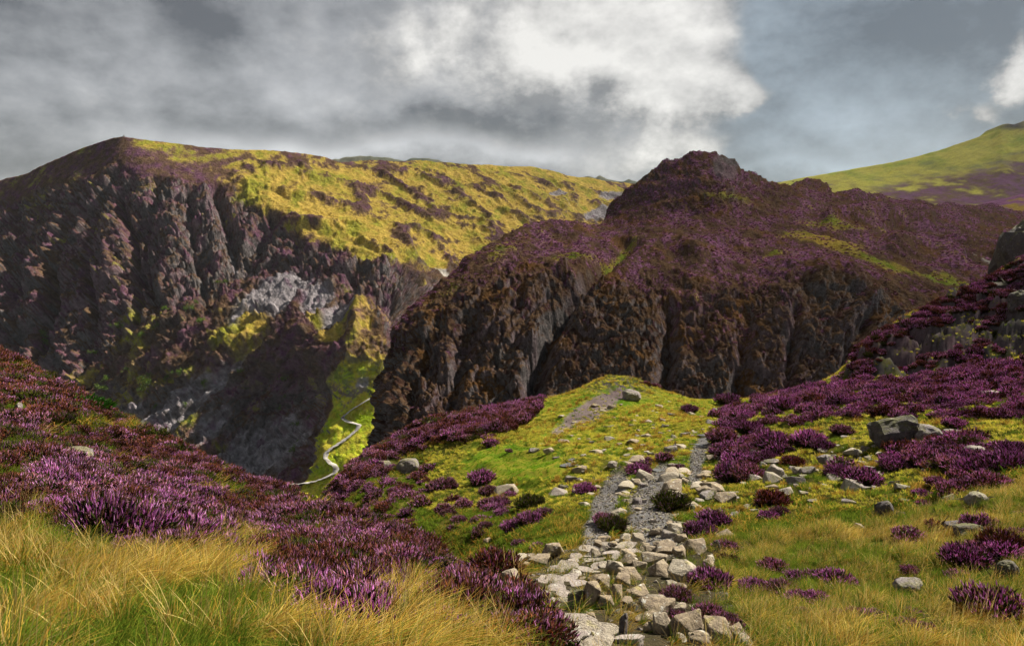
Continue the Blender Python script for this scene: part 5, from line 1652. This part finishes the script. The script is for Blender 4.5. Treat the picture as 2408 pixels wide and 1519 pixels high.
# ------------------------------------------------------------------ labels by what each thing lies beside
LAND = [('wide flat-topped pale rock', *Z8(1900, 555)), ('hollowed dark block', *Z8(1010, 790)), ('tall reddish brown block', *Z8(1150, 760)), ('largest heap boulder', *Z8(1930, 990)),
        ('narrow upright stone', *Z8(1400, 1000)), ('pale slanting block', *Z8(820, 380)), ('long grey block', *Z8(1990, 345)), ('rounded stone on the paving', *Z8(1190, 600)), ('squat brown block', *Z8(460, 600)),
        ('big overhanging boulder', *Z7(1115, 470)), ('pointed grey boulder', *Z7(530, 680)), ('lone dark boulder', *Z7(1065, 845)), ('mossy mauve boulder', *Z7(1485, 795)),
        ('dome of vivid heather', *Z7(940, 705)), ('sloping stream boulder', *Z6(1860, 472)), ('puddle', 1338, 1095), ('left gravel track', 1420, 1190), ('broad gravel hollow', 1540, 1220), ('dirt track on the knoll', 1380, 960),
        ('rounded brown spur boulder', *Z6(365, 525)), ('slanting slate slab', *Z7(1200, 1255)), ('little scree pile', 2035, 1088), ('orange rust heather cushion', *Z6(760, 1420)), ('pale layered boulder', *Z6(1535, 556)),
        ('round sunken grey stone', 456, 1424), ('pale slab of the left bank', 185, 1080), ('round heather by the track', *Z6(1405, 690)), ('thin blue grey slab', *Z7(1590, 292))]
ORD = ['', 'second', 'third', 'fourth', 'fifth', 'sixth', 'seventh', 'eighth', 'ninth', 'tenth', 'eleventh', 'twelfth', 'thirteenth', 'fourteenth', 'fifteenth', 'sixteenth', 'seventeenth', 'eighteenth']
bins = {}
for o, px, py, desc in RELATE:
    nm, lx, ly = min(LAND, key=lambda q: (q[1] - px) ** 2 + (q[2] - py) ** 2)
    dx, dy = px - lx, py - ly
    rel = ('right of' if dx > 0 else 'left of') if abs(dx) > abs(dy) else ('in front of' if dy > 0 else 'behind')
    bins.setdefault((desc, rel, nm), []).append((dx * dx + dy * dy, o))
for (desc, rel, nm), lst in bins.items():
    for i, (_, o) in enumerate(sorted(lst, key=lambda q: q[0])):
        if i == 0:
            o['label'] = '%s %s the %s%s' % (desc, rel, nm, ', nearest' if len(lst) > 1 else '')
        else:
            o['label'] = '%s %s the %s, %s out' % (desc, rel, nm, ORD[i] if i < 18 else 'far')

# ------------------------------------------------------------------ walkers on the zigzag path
def flat_mat(name, col):
    m, T, out = new_mat(name)
    b = T.node('ShaderNodeBsdfDiffuse')
    n = T.noise(T.node('ShaderNodeTexCoord').outputs['Object'], 12.0, 3)
    T.put(b.inputs[0], T.mix(n, tuple(c * .8 for c in col), tuple(min(1, c * 1.15) for c in col)))
    T.l.new(b.outputs[0], out.inputs[0])
    return m


def person(px, py, jacket, trousers, pack, label, face, crouch=False, off=(0, 0)):
    p, _ = FELL.locate(px, py)
    root = empty('person', (p[0] + off[0], p[1] + off[1], p[2] + .75), face, label=label, category='person')
    k = .55 if crouch else 1.0
    J = {'pel': (0, 0, .95 * k), 'chest': (0, .10 if crouch else .02, .95 * k + .45), 'neck': (0, .12 if crouch else .03, .95 * k + .60), 'head': (0, .16 if crouch else .05, .95 * k + .78),
         'hl': (-.10, 0, .92 * k), 'kl': (-.13, .30 if crouch else .10, .50), 'al': (-.13, 0 if crouch else -.04, .08), 'tl': (-.13, .14, .04),
         'hr': (.10, 0, .92 * k), 'kr': (.13, .30 if crouch else .02, .50), 'ar': (.13, -.02 if crouch else -.20, .10), 'tr': (.13, -.04 if crouch else -.06, .04),
         'sl': (-.19, .03, .95 * k + .50), 'el': (-.27, .02, .95 * k + .24), 'wl': (-.25, .20, .95 * k + .06), 'fl': (-.24, .27, .95 * k + .02),
         'sr': (.19, .03, .95 * k + .50), 'er': (.27, .00, .95 * k + .24), 'wr': (.25, .16, .95 * k + .04), 'fr': (.24, .24, .95 * k)}
    rad = dict(pel=.15, chest=.17, neck=.065, head=.105, hl=.10, hr=.10, kl=.07, kr=.07, al=.05, ar=.05, tl=.04, tr=.04, sl=.075, sr=.075, el=.055, er=.055, wl=.04, wr=.04, fl=.035, fr=.035)
    E = [('pel', 'chest'), ('chest', 'neck'), ('neck', 'head'), ('pel', 'hl'), ('hl', 'kl'), ('kl', 'al'), ('al', 'tl'), ('pel', 'hr'), ('hr', 'kr'), ('kr', 'ar'), ('ar', 'tr'),
         ('chest', 'sl'), ('sl', 'el'), ('el', 'wl'), ('wl', 'fl'), ('chest', 'sr'), ('sr', 'er'), ('er', 'wr'), ('wr', 'fr')]
    names = list(J)
    me = bpy.data.meshes.new('body')
    me.from_pydata([J[q] for q in names], [(names.index(a), names.index(b)) for a, b in E], [])
    o = link('body', me, parent=root)
    sm = o.modifiers.new('skin', 'SKIN'); sm.use_smooth_shade = True
    for i, q in enumerate(names):
        me.skin_vertices[0].data[i].radius = (rad[q], rad[q] * (.75 if q in ('pel', 'chest') else 1))
        me.skin_vertices[0].data[i].use_root = (i == 0)
    o.modifiers.new('smooth', 'SUBSURF').levels = 1
    m, T, out = new_mat('walker_clothes')
    z = T.node('ShaderNodeSeparateXYZ'); T.put(z.inputs[0], T.node('ShaderNodeTexCoord').outputs['Object'])
    c = T.mix(T.math('GREATER_THAN', z.outputs[2], .93 * k), trousers, jacket)
    c = T.mix(T.math('GREATER_THAN', z.outputs[2], .95 * k + .66), c, (.45, .28, .20))
    b = T.node('ShaderNodeBsdfDiffuse'); T.put(b.inputs[0], c); T.l.new(b.outputs[0], out.inputs[0])
    me.materials.append(m)
    bm = bmesh.new(); bmesh.ops.create_uvsphere(bm, u_segments=10, v_segments=7, radius=.118)
    for v in bm.verts:
        v.co.z = max(v.co.z, -.02)
    hm = bpy.data.meshes.new('hair'); bm.to_mesh(hm); bm.free()
    hm.materials.append(flat_mat('hair_brown', (.06, .04, .025)))
    h = link('hair', hm, parent=root); h.location = Vector(J['head']) + Vector((0, -.01, .035))
    bm = bmesh.new(); bmesh.ops.create_cube(bm, size=1.0)
    for v in bm.verts:
        v.co = Vector((v.co.x * .34, v.co.y * .22, v.co.z * .52))
    bmesh.ops.bevel(bm, geom=bm.edges[:], offset=.06, segments=2, affect='EDGES')
    pm = bpy.data.meshes.new('rucksack'); bm.to_mesh(pm); bm.free()
    pm.materials.append(flat_mat('rucksack_cloth', pack))
    q = link('rucksack', pm, parent=root); q.location = Vector(J['chest']) + Vector((0, -.24, -.05))


person(800.5, 981, (.75, .20, .02), (.03, .03, .04), (.70, .65, .66), 'walker in an orange jacket, leftmost on the zigzag path', 2.6)
person(804.0, 979.5, (.10, .05, .16), (.04, .03, .05), (.12, .06, .18), 'walker in dark purple behind the orange ones on the zigzag path', 2.2, off=(.6, 1.5))
person(805.8, 985, (.85, .35, .02), (.03, .06, .07), (.65, .05, .05), 'walker in a yellow-orange jacket in front on the zigzag path', 2.9)
person(803.5, 990.5, (.55, .05, .05), (.06, .03, .03), (.75, .35, .05), 'crouching walker in red beside the zigzag path', .6, True)

# summit cairn on the fell
p, _ = FELL.locate(290, 322)
root = empty('cairn', tuple(p), 0, label='tiny stone cairn on the highest point of the far fell', category='cairn')
for i in range(9):
    o = link('stone', BOULD[i % 7], parent=root)
    lv = i // 4
    o.location = (math.cos(i * 1.6) * (1.0 - .4 * lv), math.sin(i * 1.6) * (1.0 - .4 * lv), .4 + .8 * lv); o.scale = (.9, .8, .5); o.rotation_euler = (0, 0, i)

# ------------------------------------------------------------------ the mass of plants goes in last, clear of the stones
plant_cover()
crag_heather()

# ------------------------------------------------------------------ the air between here and the far hills
def build_haze():
    m, T, out = new_mat('haze_air')
    v = T.node('ShaderNodeVolumePrincipled')
    v.inputs['Color'].default_value = (.92, .95, 1.0, 1)
    v.inputs['Density'].default_value = 0.000016
    v.inputs['Anisotropy'].default_value = 0.3
    T.l.new(v.outputs[0], out.inputs['Volume'])
    bm = bmesh.new(); bmesh.ops.create_cube(bm, size=1.0)
    me = bpy.data.meshes.new('haze'); bm.to_mesh(me); bm.free()
    o = link('haze', me, m, kind='stuff', label='thin bluish air between the near slopes and the far hills', category='haze')
    top, bottom = 420.0, -560.0
    o.scale = (5600, 3600, top - bottom); o.location = (0, 1500, (top + bottom) / 2)


build_haze()
